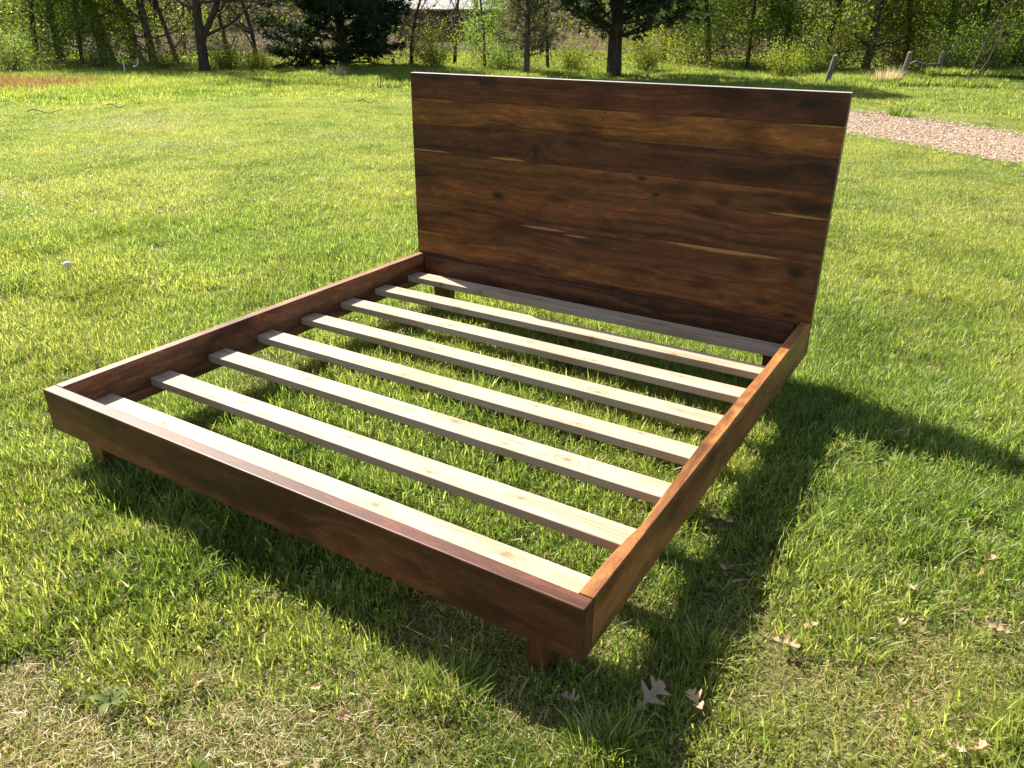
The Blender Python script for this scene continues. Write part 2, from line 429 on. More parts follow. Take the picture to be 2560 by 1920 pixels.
# cleats the slats lie on
M_cleat = walnut('walnut_cleat', MD, LT, 'y', 40.0, pith=(0.4, 0.8))
for x0, x1 in ((T+0.0004, T+0.021), (W-T-0.021, W-T-0.0004)):
    board('cleat', x0, x1, 0.046, LN-0.023, Z0+0.002, 0.1640, M_cleat, bed, 0.0015)
# corner blocks
# slats
YS = [0.115, 0.353, 0.612, 0.858, 1.109, 1.360, 1.602, 1.861]
ZS, SW, STH = 0.1949, 0.0869, 0.0300
pine_knots = [
    [(0.40, .155, .012, .010), (1.30, .16, .020, .012), (1.72, .165, .022, .015), (.95, .13, .010, .008), (.62, .18, .006, .005)],
    [(.33, .42, .009, .007), (.50, .395, .014, .008), (.62, .37, .010, .007), (.98, .41, .012, .008), (1.32, .375, .012, .009), (1.62, .40, .014, .009), (.72, .42, .008, .006)],
    [(.55, .66, .012, .009), (1.20, .675, .018, .014), (1.63, .655, .016, .012), (.27, .68, .006, .005), (1.42, .64, .006, .005)],
    [(.30, .92, .008, .006), (.82, .88, .010, .008), (1.37, .915, .013, .008), (1.55, .88, .008, .006), (1.75, .93, .010, .007)],
    [(.42, 1.16, .008, .006), (.75, 1.14, .013, .009), (1.12, 1.17, .010, .007), (1.50, 1.13, .016, .011), (1.8, 1.15, .012, .007)],
    [(.25, 1.42, .010, .008), (.66, 1.39, .013, .009), (1.05, 1.41, .009, .007), (1.36, 1.38, .010, .008), (1.70, 1.42, .012, .008)],
    [(.20, 1.66, .010, .008), (.55, 1.61, .016, .012), (.90, 1.65, .009, .007), (1.24, 1.60, .012, .010), (1.60, 1.61, .016, .011)],
    [(.18, 1.89, .010, .007), (.26, 1.861, .012, .010), (.50, 1.865, .014, .012), (.82, 1.90, .015, .009), (.98, 1.88, .014, .008), (1.42, 1.90, .016, .009), (1.70, 1.89, .010, .007)],
]


def pine(name, seed, knots, ypith, tone):
    g = N(name); O = g.sep(g.obj()); u, v, w = O[0], O[1], O[2]
    wob = g.noise(g.vec(g.math('ADD', g.math('MULTIPLY', u, 1.6), seed), g.math('MULTIPLY', v, 6.0), g.math('MULTIPLY', w, 6.0)), 1.0, 2, 0.5)
    vv = g.math('ADD', g.math('SUBTRACT', v, ypith), g.math('MULTIPLY', g.math('SUBTRACT', wob, 0.5), 0.09))
    ww = g.math('SUBTRACT', w, 0.12)
    fibk = g.noise(g.vec(g.math('MULTIPLY', u, 60), g.math('MULTIPLY', v, 110), w), 1.0, 2, .5)
    r = g.math('SQRT', g.math('ADD', g.math('MULTIPLY', vv, vv), g.math('MULTIPLY', ww, ww)))
    kd = None; hal = None
    for (ku, kv, ru, rv) in knots:
        a = g.math('DIVIDE', g.math('SUBTRACT', u, ku), ru); b = g.math('DIVIDE', g.math('SUBTRACT', v, kv), rv)
        c = g.math('DIVIDE', g.math('SUBTRACT', w, ZS), 0.045)
        q = g.math('ADD', g.math('ADD', g.math('MULTIPLY', a, a), g.math('MULTIPLY', b, b)), g.math('MULTIPLY', c, c))
        a2 = g.math('MULTIPLY', a, 0.45)
        q2 = g.math('ADD', g.math('MULTIPLY', a2, a2), g.math('MULTIPLY', b, b))
        e = g.math('EXPONENT', g.math('MULTIPLY', q2, -0.28))
        r = g.math('ADD', r, g.math('MULTIPLY', e, rv*1.5))
        k1 = g.math('EXPONENT', g.math('MULTIPLY', g.math('ADD', q, g.math('MULTIPLY', g.math('SUBTRACT', fibk, 0.5), 1.4)), -1.0)); k2 = g.math('EXPONENT', g.math('MULTIPLY', q2, -0.5))
        kd = k1 if kd is None else g.math('MAXIMUM', kd, k1); hal = k2 if hal is None else g.math('MAXIMUM', hal, k2)
    ph = g.math('FRACT', g.math('MULTIPLY', g.math('ADD', r, g.math('MULTIPLY', wob, 0.01)), 150.0))
    late = g.smooth(ph, 0.45, 0.95)
    fib = g.noise(g.vec(g.math('MULTIPLY', u, 8.0), g.math('MULTIPLY', v, 380.0), g.math('MULTIPLY', w, 380.0)), 1.0, 2, 0.6)
    base = (0.49*tone, 0.39*tone, 0.295*tone)
    col = g.mix(g.math('MULTIPLY', late, 0.55), base, (0.30*tone, 0.205*tone, 0.13*tone))
    big = g.noise(g.vec(g.math('ADD', g.math('MULTIPLY', u, 2.2), seed), g.math('MULTIPLY', v, 14.0), 0.0), 1.0, 3, 0.55)
    col = g.mix(g.smooth(big, 0.42, 0.75), col, g.mix(1.0, col, (0.78, 0.69, 0.58), 'MULTIPLY'))
    col = g.mix(g.math('MULTIPLY', fib, 0.25), col, g.mix(1.0, col, (0.86, 0.82, 0.76), 'MULTIPLY'))
    col = g.mix(g.math('MULTIPLY', hal, 0.55), col, (0.30, 0.185, 0.10))
    col = g.mix(g.math('MULTIPLY', g.smooth(kd, 0.35, 1.0), 0.75), col, (0.20, 0.115, 0.065))
    return g.surf(col, g.math('ADD', 0.50, g.math('MULTIPLY', fib, 0.2)), 0.2, g.bump(g.math('ADD', fib, g.math('MULTIPLY', late, 0.6)), 0.12, 0.0006))


for k, y in enumerate(YS):
    M = pine('pine_slat_%d' % k, 3.7*k+1.3, pine_knots[k], y+[0.10, -0.02, 0.05, 0.12, -0.04, 0.03, 0.09, 0.0][k], [1.0, 1.0, .98, 1.0, .97, 1.0, .98, 1.0][k])
    board('slat', T+0.004, W-T-0.004, y if k else 0.066, y+SW, ZS-STH, ZS, M, bed, 0.0032, 3)


def leg(x0, x1, y0, y1, outer):
    """block leg tapering on its outer side"""
    import bmesh
    z0, z1 = -0.015, Z0-0.0005; tp = 0.022
    bm = bmesh.new(); vs_ = []
    for z, k in ((z0, 1), (z1, 0)):
        a = x0+(tp*k if outer < 0 else 0); b = x1-(tp*k if outer > 0 else 0)
        vs_.append([bm.verts.new((a, y0, z)), bm.verts.new((b, y0, z)), bm.verts.new((b, y1, z)), bm.verts.new((a, y1, z))])
    bm.faces.new(vs_[0][::-1]); bm.faces.new(vs_[1])
    for q in range(4): bm.faces.new((vs_[0][q], vs_[0][(q+1) % 4], vs_[1][(q+1) % 4], vs_[1][q]))
    bmesh.ops.bevel(bm, geom=bm.edges[:], offset=0.002, segments=1, affect='EDGES')
    me = bpy.data.meshes.new('leg'); bm.to_mesh(me); bm.free()
    add('leg', me, M_dark, bed)


leg(0.098, 0.186, 0.046, 0.112, -1)
leg(1.852, 1.925, 0.046, 0.112, 1)
leg(0.140, 0.235, 1.955, 2.015, -1)
leg(1.866, 1.950, 1.955, 2.015, 1)

# ------------------------------------------------------------------ grass
g = N('grass_blade')
P = g.pos()
tn = g.attr('tint'); dr = g.attr('dry')
straw_red = (0.33, 0.17, 0.075)
pn = g.noise(P, 0.6, 5, 0.62); pn2 = g.noise(P, 1.6, 4, 0.6)
green = g.ramp(tn, [(0.0, (0.064, 0.130, 0.020)), (0.45, (0.168, 0.248, 0.048)), (0.8, (0.250, 0.322, 0.080)), (1.0, (0.35, 0.41, 0.15))])
yel = g.mix(1.0, green, (1.40, 1.18, 1.30), 'MULTIPLY')
green = g.mix(g.smooth(pn, 0.43, 0.60), green, yel)
green = g.mix(g.smooth(pn2, 0.48, 0.64), green, g.mix(1.0, green, (0.66, 0.72, 0.55), 'MULTIPLY'))
ln = g.node('ShaderNodeVectorMath', operation='DISTANCE'); g.put(ln.inputs[0], P); ln.inputs[1].default_value = (-24.0, 12.6, 0.0)
matt = g.smooth(dr, -0.1, -0.4)
red = g.smooth(dr, 1.3, 1.8)
straw = g.ramp(tn, [(0.0, (0.32, 0.20, 0.09)), (0.45, (0.62, 0.47, 0.24)), (1.0, (0.88, 0.78, 0.52))])
straw = g.mix(red, straw, straw_red)
col = g.mix(g.math('MINIMUM', g.math('MAXIMUM', dr, 0.0), 1.0), green, straw)
tcol = g.mix(g.math('MINIMUM', g.math('MAXIMUM', dr, 0.0), 1.0), g.mix(1.0, green, (1.75, 1.72, 1.1), 'MULTIPLY'), straw)
M_grass = g.leaf(col, tcol, 0.58, g.math('ADD', 0.42, g.math('MULTIPLY', matt, 0.45)), g.math('SUBTRACT', 0.42, g.math('MULTIPLY', matt, 0.35)))


def blades(n, size, lmin, lmax, wid, lean, seg, dry, clump=0.0, tint=(0.0, 1.0), r=None, disc=False, flat=0.0):
    """grass blades as narrow bent strips; returns V, quads, tris, tint, dry"""
    r = r or rng
    if disc:
        a = r.uniform(0, 2*np.pi, n); q = np.sqrt(r.random(n))*size/2; x = q*np.cos(a); y = q*np.sin(a)
    else:
        x = r.uniform(-size/2, size/2, n); y = r.uniform(-size/2, size/2, n)
    if clump > 0:
        nc = max(3, int(n/45)); cx = r.uniform(-size/2, size/2, nc); cy = r.uniform(-size/2, size/2, nc)
        m = r.random(n) < clump; k = r.integers(0, nc, n)
        x = np.where(m, cx[k]+r.normal(0, 0.018*(size/0.42)**0.5, n), x); y = np.where(m, cy[k]+r.normal(0, 0.018*(size/0.42)**0.5, n), y)
    Ln = r.uniform(lmin, lmax, n)*r.uniform(0.6, 1.0, n)
    az = r.uniform(0, 2*np.pi, n)
    if disc:
        az = np.arctan2(y, x)+r.normal(0, 0.6, n)
    fa = az+np.pi/2+r.normal(0, 0.5, n)        # width direction
    th0 = np.abs(r.normal(0, lean*0.5, n)); th1 = th0+np.abs(r.normal(lean, lean*0.6, n))
    isflat = r.random(n) < flat
    th0 = np.where(isflat, r.uniform(1.1, 1.5, n), th0); th1 = np.where(isflat, th0+r.normal(0, .3, n), np.minimum(th1, 2.3))
    w = wid*r.uniform(0.6, 1.3, n)
    px = x.copy(); py = y.copy(); pz = np.where(isflat, r.uniform(0.002, 0.02, n), -0.004)
    nv = 2*seg+1
    V = np.zeros((n, nv, 3))
    wx, wy = np.cos(fa), np.sin(fa)
    for s in range(seg+1):
        f = s/seg; ww = w*(1-f**2.2)*0.5
        if s < seg:
            V[:, 2*s] = np.stack([px-wx*ww, py-wy*ww, pz], -1); V[:, 2*s+1] = np.stack([px+wx*ww, py+wy*ww, pz], -1)
        else:
            V[:, 2*s] = np.stack([px, py, pz], -1)
        t = th0+(th1-th0)*(f+0.5/seg); dl = Ln/seg
        px = px+np.sin(t)*np.cos(az)*dl; py = py+np.sin(t)*np.sin(az)*dl; pz = np.maximum(pz+np.cos(t)*dl, 0.002)
    b = (np.arange(n)*nv)[:, None]
    Q = np.concatenate([b+np.array([[2*s, 2*s+1, 2*s+3, 2*s+2]]) for s in range(seg-1)]) if seg > 1 else np.zeros((0, 4), int)
    Tt = b+np.array([[2*seg-2, 2*seg-1, 2*seg]])
    ti = np.repeat(r.uniform(*tint, n), nv); dd = np.repeat((r.random(n) < dry).astype(float)*r.uniform(0.75, 1, n), nv)
    return V.reshape(-1, 3), Q, Tt, ti, dd


def leaflets(n, size, lo, hi, zmax, r=None):
    """small clover / moss leaflets"""
    r = r or rng
    x = r.uniform(-size/2, size/2, n); y = r.uniform(-size/2, size/2, n); z = r.uniform(0.006, zmax, n)
    s = r.uniform(lo, hi, n); a = r.uniform(0, 6.28, n)
    t = r.normal(0, 0.45, n); t2 = r.normal(0, 0.45, n)
    c, sn = np.cos(a), np.sin(a)
    V = np.zeros((n, 4, 3))
    for k, (u, v) in enumerate(((0, 0), (0.75, -0.45), (1.3, 0), (0.75, 0.45))):
        V[:, k, 0] = x+s*(u*c-v*sn); V[:, k, 1] = y+s*(u*sn+v*c); V[:, k, 2] = z+s*(u*np.sin(t)+v*np.sin(t2))
    V[..., 2] = np.maximum(V[..., 2], 0.002)
    Q = (np.arange(n)*4)[:, None]+np.arange(4)[None]
    return V.reshape(-1, 3), Q, np.zeros((0, 3), int), np.repeat(r.uniform(0.2, 1.0, n), 4), np.full(n*4, -0.5)


def combine(parts):
    V = []; Q = []; Tt = []; ti = []; dd = []; o = 0
    for v, q, t, a, b in parts:
        V.append(v); Q.append(q+o); Tt.append(t+o); ti.append(a); dd.append(b); o += len(v)
    return np.concatenate(V), [np.concatenate(Q), np.concatenate(Tt)], {'tint': np.concatenate(ti), 'dry': np.concatenate(dd)}


TURF = bpy.data.collections.new('turf_sources')         # never linked to the scene
turf_n = 0


def turf(parts):
    global turf_n
    V, F, A = combine(parts)
    me = mesh_np('turf', V, F, attrs=A); me.materials.append(M_grass)
    o = bpy.data.objects.new('turf_%02d' % turf_n, me); TURF.objects.link(o); turf_n += 1
    return turf_n-1


S1 = 0.44
GREEN = [turf([blades(1700, S1, .030, .070, .0038, .6, 3, .05, .6), blades(600, S1, .02, .045, .0018, .9, 2, .45, 0, flat=.5), leaflets(1300, S1, .003, .0065, .022)]) for _ in range(5)]
MIXED = [turf([blades(900, S1, .022, .060, .0034, .75, 3, .20, .6), blades(900, S1, .02, .05, .0016, 1.0, 3, .75, 0, flat=.35), leaflets(1500, S1, .003, .0065, .020)]) for _ in range(5)]
STRAW = [turf([blades(520, S1, .018, .055, .0032, .8, 3, .30, .6), blades(2600, S1, .02, .050, .0020, 1.1, 3, .92, 0, flat=.40), leaflets(1300, S1, .003, .006, .018)]) for _ in range(4)]
LUSH = [turf([blades(1250, S1, .045, .100, .0043, .6, 4, .04, .65), blades(110, S1, .06, .12, .0062, .9, 4, .05, .4), blades(350, S1, .02, .05, .0024, 1.0, 2, .5, 0, flat=.5), leaflets(500, S1, .006, .013, .045)]) for _ in range(5)]
TUFT = [turf([blades(150, .13, .05, .12, .0042, .75, 4, .06, 0, disc=True, tint=(.15, 1.0))]) for _ in range(3)]
S2 = 1.05
MIDG = [turf([blades(7000, S2, .03, .062, .0042, .65, 2, .05, .35), blades(1700, S2, .02, .05, .005, .9, 2, .8, 0, flat=.5)]) for _ in range(5)]
MIDS = [turf([blades(5000, S2, .025, .06, .0042, .7, 2, .15, .3), blades(2300, S2, .02, .05, .005, 1.0, 2, .85, 0, flat=.6)]) for _ in range(3)]
S3 = 2.3
FARG = [turf([blades(8200, S3, .06, .12, .014, .5, 2, .08, .35)]) for _ in range(3)]
TALL = [turf([blades(8000, S3, .08, .20, .016, .45, 2, .07, .5, tint=(.1, .9))]) for _ in range(3)]
rb = blades(2600, S3, .12, .24, .016, .5, 2, 1.0, .4, tint=(0, .6))
RUST = [turf([blades(3500, S3, .08, .18, .014, .5, 2, .12, .4), rb[:4]+(np.full(len(rb[4]), 2.0),)])]


def cone(x, y, half_deg, back=1.2):
    ox, oy = CAM[0]-(-syw)*back, CAM[1]-cyw*back
    dx, dy = x-ox, y-oy
    f = dx*(-syw)+dy*cyw; r = dx*cyw+dy*syw
    return (f > 0) & (np.abs(r) < f*math.tan(math.radians(half_deg))+0.3)


pts = []; at_i = []; at_r = []; at_s = []


def jitter(cell, d0, d1, jit=0.4):
    n = int(d1/cell)+3
    i, j = np.meshgrid(np.arange(-n, n+1), np.arange(-n, n+1))
    x = CAM[0]+i*cell+rng.uniform(-jit, jit, i.shape)*cell; y = CAM[1]+j*cell+rng.uniform(-jit, jit, i.shape)*cell
    D = np.hypot(x-CAM[0], y-CAM[1])
    m = (D >= d0) & (D < d1) & cone(x, y, 44)
    return x[m], y[m], D[m]


DRY_SPOTS = [(1.30, -.62, .30, 1.35), (1.62, -.45, .24, 1.15), (1.05, -.62, .16, .9), (2.55, .35, .20, .85), (2.75, .62, .2, .8), (2.86, .95, .20, .6),
             (2.35, .22, .14, .75), (2.20, .50, .10, .6), (1.95, .45, .16, .55), (1.75, .10, .2, .45), (2.0, -.1, .15, .6), (3.0, 1.3, .3, .5), (1.85, .30, .15, .4)]


def dryness(x, y):
    d = np.zeros_like(x)
    for a, b, r, s in DRY_SPOTS: d = d+.82*s*np.exp(-((x-a)**2+(y-b)**2)/(r*r))
    return d+(vnoise(x*2.2, y*2.2, 11)-0.5)*0.6+(vnoise(x*0.7, y*0.7, 12)-0.5)*0.35


x, y, D = jitter(0.27, 0.3, 6.6)
dd = dryness(x, y)+0.10*np.clip(3-D, 0, 3)/3; lush = vnoise(x*1.3+40, y*1.3, 21)
for a, b, q, l in zip(x, y, dd, lush):
    under = (-0.1 < a < 2.9) and (-0.1 < b < 2.0)
    if q > 0.66: kind = STRAW
    elif q > 0.28: kind = MIXED
    elif l > (0.5 if under else 0.66): kind = LUSH
    else: kind = GREEN
    pts.append((a, b)); at_i.append(kind[rng.integers(len(kind))]); at_r.append(rng.uniform(0, 6.28)); at_s.append(rng.uniform(.85, 1.15))
tuft_spots = [(1.16, -.47), (1.21, -.43), (1.71, -.15), (1.75, -.11), (1.66, -.17), (2.10, -.08), (2.14, -.05), (1.80, -.13), (2.23, .94), (2.3, 1.05), (2.45, .75), (2.62, .78), (2.2, .30), (.70, -.05),
              (.78, -.15), (.9, -.22), (.62, -.02), (2.7, 1.35), (2.9, 1.7), (2.48, 1.25), (.35, -.05), (1.05, -.3), (1.45, .55), (1.1, .62), (.95, .95), (2.02, -.25), (2.52, .52)]
for a, b in tuft_spots:
    pts.append((a, b)); at_i.append(TUFT[rng.integers(3)]); at_r.append(rng.uniform(0, 6.28)); at_s.append(rng.uniform(.7, 1.05))
for _ in range(150):
    a, b = rng.uniform(-3, 4.5), rng.uniform(-1, 5)
    if not cone(a, b, 44): continue
    pts.append((a, b)); at_i.append(TUFT[rng.integers(3)]); at_r.append(rng.uniform(0, 6.28)); at_s.append(rng.uniform(.45, .8))
x, y, D = jitter(0.62, 6.3, 17, .3)
dz = vnoise(x*0.45, y*0.45, 31)*0.6+vnoise(x*1.2, y*1.2, 32)*0.4; dv = drive_dist(x, y)
for a, b, q, v in zip(x, y, dz, dv):
    if v < 1.22: continue
    kind = MIDS if q > 0.60 else MIDG
    pts.append((a, b)); at_i.append(kind[rng.integers(len(kind))]); at_r.append(rng.uniform(0, 6.28)); at_s.append(rng.uniform(.9, 1.1))
x, y, D = jitter(1.5, 16.5, 36)
dv = drive_dist(x, y)
for a, b, q, v in zip(x, y, D, dv):
    if v < 1.9: continue
    if q > 30 and rng.random() < (q-30)/6: continue
    rx = (a-CAM[0])*cyw+(b-CAM[1])*syw
    tallness = q+3.0*(vnoise(a*.4, b*.4, 77)-.5) > (18.0 if rx < -3 else 21.3)
    kind = TALL if tallness else FARG
    if math.hypot(a+16.6, b-8.9) < 1.7: kind = RUST
    pts.append((a, b)); at_i.append(kind[rng.integers(len(kind))]); at_r.append(rng.uniform(0, 6.28)); at_s.append(rng.uniform(.85, 1.1))
# small grass patches straying onto the edges of the drive
for k in range(0, nd-1):
    for sd in (-1, 1):
        for _ in range(5):
            t = DC[k+1]-DC[k]; t = t/np.hypot(*t)
            p = DC[k]+(DC[k+1]-DC[k])*rng.random()+np.array([-t[1], t[0]])*sd*DW[k]*(rng.uniform(1.02, 1.35))
            pts.append(tuple(p)); at_i.append(TUFT[rng.integers(3)]); at_r.append(rng.uniform(0, 6.28)); at_s.append(rng.uniform(.4, .8))
        for _ in range(5):      # grass creeping over the gravel's edge
            p = DC[k]+(DC[k+1]-DC[k])*rng.random()+np.array([-t[1], t[0]])*sd*DW[k]*(1.02-abs(rng.normal(0, .16)))
            pts.append(tuple(p)); at_i.append(TUFT[rng.integers(3)]); at_r.append(rng.uniform(0, 6.28)); at_s.append(rng.uniform(.25, .6))

pts = np.array(pts); zz = gh(pts[:, 0], pts[:, 1])
gm = bpy.data.meshes.new('grass'); gm.vertices.add(len(pts))
gm.vertices.foreach_set('co', np.column_stack([pts, zz]).astype(np.float32).ravel())
for nme, typ, arr in (('src', 'INT', at_i), ('rot', 'FLOAT', at_r), ('siz', 'FLOAT', at_s)):
    A = gm.attributes.new(nme, typ, 'POINT'); A.data.foreach_set('value', np.array(arr, dtype=np.int32 if typ == 'INT' else np.float32))
grass = add('grass', gm)
tag(grass, 'mown spring lawn grass, mossy and straw coloured in patches, long and bright by the trees', 'grass', kind='stuff')
ng = bpy.data.node_groups.new('grass_scatter', 'GeometryNodeTree')
ng.interface.new_socket('Geometry', in_out='INPUT', socket_type='NodeSocketGeometry')
ng.interface.new_socket('Geometry', in_out='OUTPUT', socket_type='NodeSocketGeometry')
gi = ng.nodes.new('NodeGroupInput'); go = ng.nodes.new('NodeGroupOutput')
ci = ng.nodes.new('GeometryNodeCollectionInfo'); ci.inputs['Collection'].default_value = TURF
ci.inputs['Separate Children'].default_value = True; ci.inputs['Reset Children'].default_value = True
iop = ng.nodes.new('GeometryNodeInstanceOnPoints'); iop.inputs['Pick Instance'].default_value = True


def named(nm, typ):
    n = ng.nodes.new('GeometryNodeInputNamedAttribute'); n.data_type = typ; n.inputs['Name'].default_value = nm
    return n.outputs['Attribute']


cx = ng.nodes.new('ShaderNodeCombineXYZ'); ng.links.new(named('rot', 'FLOAT'), cx.inputs[2])
er = ng.nodes.new('FunctionNodeEulerToRotation'); ng.links.new(cx.outputs[0], er.inputs[0])
ng.links.new(gi.outputs[0], iop.inputs['Points']); ng.links.new(ci.outputs[0], iop.inputs['Instance'])
ng.links.new(named('src', 'INT'), iop.inputs['Instance Index']); ng.links.new(er.outputs[0], iop.inputs['Rotation'])
ng.links.new(named('siz', 'FLOAT'), iop.inputs['Scale']); ng.links.new(iop.outputs[0], go.inputs[0])
md = grass.modifiers.new('scatter', 'NODES'); md.node_group = ng

# ------------------------------------------------------------------ trees and shrubs
def P_at(px, D):
    """ground point seen in direction px of the photo's width, D metres from the camera spot"""
    v = FWD+RGT*(px-1280)/FPX+UPV*(960-150)/FPX; v = v[:2]/np.hypot(v[0], v[1])
    p = CAM[:2]+v*D
    return float(p[0]), float(p[1]), float(gh(p[0], p[1]))


def tube(path, rad, sides=7):
    path = np.asarray(path, float); rad = np.asarray(rad, float); n = len(path)
    t = np.gradient(path, axis=0); t /= np.linalg.norm(t, axis=1)[:, None]+1e-9
    ref = np.array([1.0, 0.1, 0.05]) if abs(t[0][0]) < 0.8 else np.array([0.0, 1, 0.1])
    a = np.cross(t, ref); a /= np.linalg.norm(a, axis=1)[:, None]; b = np.cross(t, a)
    th = np.linspace(0, 2*np.pi, sides, endpoint=False)
    V = path[:, None]+rad[:, None, None]*(np.cos(th)[None, :, None]*a[:, None]+np.sin(th)[None, :, None]*b[:, None])
    i, j = np.meshgrid(np.arange(n-1), np.arange(sides), indexing='ij')
    q = i*sides+j; w = i*sides+(j+1) % sides
    return V.reshape(-1, 3), np.stack([q, w, w+sides, q+sides], -1).reshape(-1, 4)


class Tubes:
    def __init__(s): s.V = []; s.F = []; s.o = 0
    def add(s, path, rad, sides=6):
        v, f = tube(path, rad, sides); s.V.append(v); s.F.append(f+s.o); s.o += len(v)
    def mesh(s, name): return mesh_np(name, np.concatenate(s.V), [np.concatenate(s.F)], smooth=True)


def wander(p, d, length, n, r, jit=0.25, up=0.0):
    p = np.array(p, float); d = np.array(d, float); d /= np.linalg.norm(d); out = [p.copy()]
    for _ in range(n):
        d = d+r.normal(0, jit, 3)*0.5; d[2] += up; d /= np.linalg.norm(d)
        p = p+d*length/n; out.append(p.copy())
    return np.array(out)


def leaf_quads(C, size, r, tint=None, narrow=0.5, droop=0.0):
    n = len(C)
    d = r.normal(0, 1, (n, 3)); d[:, 2] -= droop; d /= np.linalg.norm(d, axis=1)[:, None]
    e = np.cross(d, r.normal(0, 1, (n, 3))); e /= np.linalg.norm(e, axis=1)[:, None]
    s = (size*r.uniform(0.6, 1.3, n))[:, None]
    nn = np.cross(d, e)
    V = np.stack([C, C+d*s*0.5+e*s*narrow*0.5+nn*s*0.08, C+d*s, C+d*s*0.5-e*s*narrow*0.5+nn*s*0.08], 1)
    F = (np.arange(n)*4)[:, None]+np.arange(4)[None]
    ti = np.repeat(tint if tint is not None else r.random(n), 4)
    return V.reshape(-1, 3), F, ti


def leafmat(name, c0, c1, trans=0.45, rough=0.5, tmul=(1.5, 1.5, 0.7)):
    g = N(name); tn = g.attr('tint'); P = g.pos()
    f = g.math('ADD', g.math('MULTIPLY', tn, 0.65), g.math('MULTIPLY', g.noise(P, 0.9, 3), 0.35))
    c = g.ramp(f, [(0.15, c0), (0.8, c1)])
    return g.leaf(c, g.mix(1.0, c, tmul, 'MULTIPLY'), trans, rough, 0.3)


def barkmat(name, c0, c1):
    g = N(name); O = g.sep(g.obj())
    n = g.noise(g.vec(g.math('MULTIPLY', O[0], 14), g.math('MULTIPLY', O[1], 14), g.math('MULTIPLY', O[2], 3)), 1.0, 5, 0.65)
    return g.surf(g.ramp(n, [(0.3, c0), (0.7, c1)]), 0.95, 0.15, g.bump(n, 0.8, 0.03))


B_dark = barkmat('dark_bark', (0.030, 0.024, 0.018), (0.11, 0.088, 0.066))
B_grey = barkmat('grey_bark', (0.07, 0.06, 0.05), (0.20, 0.17, 0.14))
B_red = barkmat('reddish_bark', (0.06, 0.042, 0.032), (0.17, 0.12, 0.09))
L_spring = leafmat('spring_leaves', (0.085, 0.145, 0.018), (0.22, 0.29, 0.045), 0.55)
L_yellow = leafmat('yellow_green_leaves', (0.11, 0.155, 0.018), (0.28, 0.32, 0.045), 0.55)
L_fresh = leafmat('fresh_light_leaves', (0.14, 0.22, 0.05), (0.28, 0.40, 0.11), 0.55)
L_deep = leafmat('deep_green_leaves', (0.045, 0.085, 0.012), (0.13, 0.19, 0.028), 0.5)
L_pine = leafmat('pine_needles', (0.018, 0.034, 0.014), (0.060, 0.092, 0.034), 0.3, 0.55, (1.2, 1.3, .8))
L_greypine = leafmat('grey_pine_needles', (0.07, 0.08, 0.04), (0.17, 0.18, 0.09), 0.35)
L_brown = leafmat('dry_brown_leaves', (0.10, 0.065, 0.035), (0.24, 0.16, 0.10), 0.25, 0.7, (1.1, 1, .9))


def deciduous(seed, h=6.5, tr=0.12, base=1.2, cr=1.8, nlimb=16, nleaf=7000, size=0.085, lean=(0, 0), fork=False, clump=0.30):
    r = np.random.default_rng(seed); T = Tubes()
    tips = []
    def limb(p, d, ln, rad, depth):
        path = wander(p, d, ln, 6, r, 0.35, 0.05)
        T.add(path, np.linspace(rad, rad*0.25, 7), 6 if depth == 0 else 4)
        if depth < 2:
            for _ in range(5 if depth == 0 else 3):
                k = r.integers(2, 7); dd = path[k]-path[k-1]; dd = dd/np.linalg.norm(dd)+r.normal(0, 0.6, 3)
                limb(path[k], dd, ln*r.uniform(0.3, 0.5), rad*0.4, depth+1)
        if depth >= 1: tips.extend(path[2:])
    tp = wander((0, 0, -0.1), (lean[0], lean[1], 1), h*0.8, 12, r, 0.06, 0.03)
    T.add(tp, tr*np.linspace(1.15, 0.3, 13)*np.r_[1.25, np.ones(12)], 9)
    if fork:
        k = 2; T.add(wander(tp[k], (0.5, 0.2, 1), h*0.6, 8, r, 0.08, 0.06), np.linspace(tr*.75, tr*.2, 9), 8)
    if fork:
        ca, sa = math.cos(YAW-.5), math.sin(YAW-.5)      # long low bough
        for z_, sg_, up_ in ((.95, 1, .22), (1.75, 1, -.05), (1.6, -1, .5)):
            path = wander(tp[1]*[1, 1, 0]+[0, 0, z_], (sg_*ca, sg_*sa, up_), 2.6, 8, r, .22, 0.0)
            T.add(path, np.linspace(tr*.36, .008, 9), 6)
            for q in range(7):
                k2 = r.integers(3, 9); T.add(wander(path[k2], (sg_*ca+r.normal(0, .5), sg_*sa+r.normal(0, .5), r.normal(.2, .4)), .8, 5, r, .3), np.linspace(.014, .003, 6), 4)
    for _ in range(nlimb):
        z = base+(h*0.78-base)*r.random()**0.85; k = min(int(z/(h*0.8)*12), 11); a = r.uniform(0, 6.28)
        limb(tp[k], (math.cos(a), math.sin(a), r.uniform(0.1, 0.7)), cr*r.uniform(0.6, 1.1), tr*0.32, 0)
    tips = np.array(tips)
    C = tips[r.integers(0, len(tips), nleaf)]+r.normal(0, clump, (nleaf, 3))*np.array([1, 1, .8])
    C = C[C[:, 2] > 0.1]
    ct = vnoise(C[:, 0]*1.6+50, C[:, 2]*1.6+C[:, 1]*1.3+50, seed)*0.7+r.random(len(C))*0.3
    V, F, ti = leaf_quads(C, size, r, ct)
    return T.mesh('trunk'), mesh_np('crown', V, [F], attrs={'tint': ti})


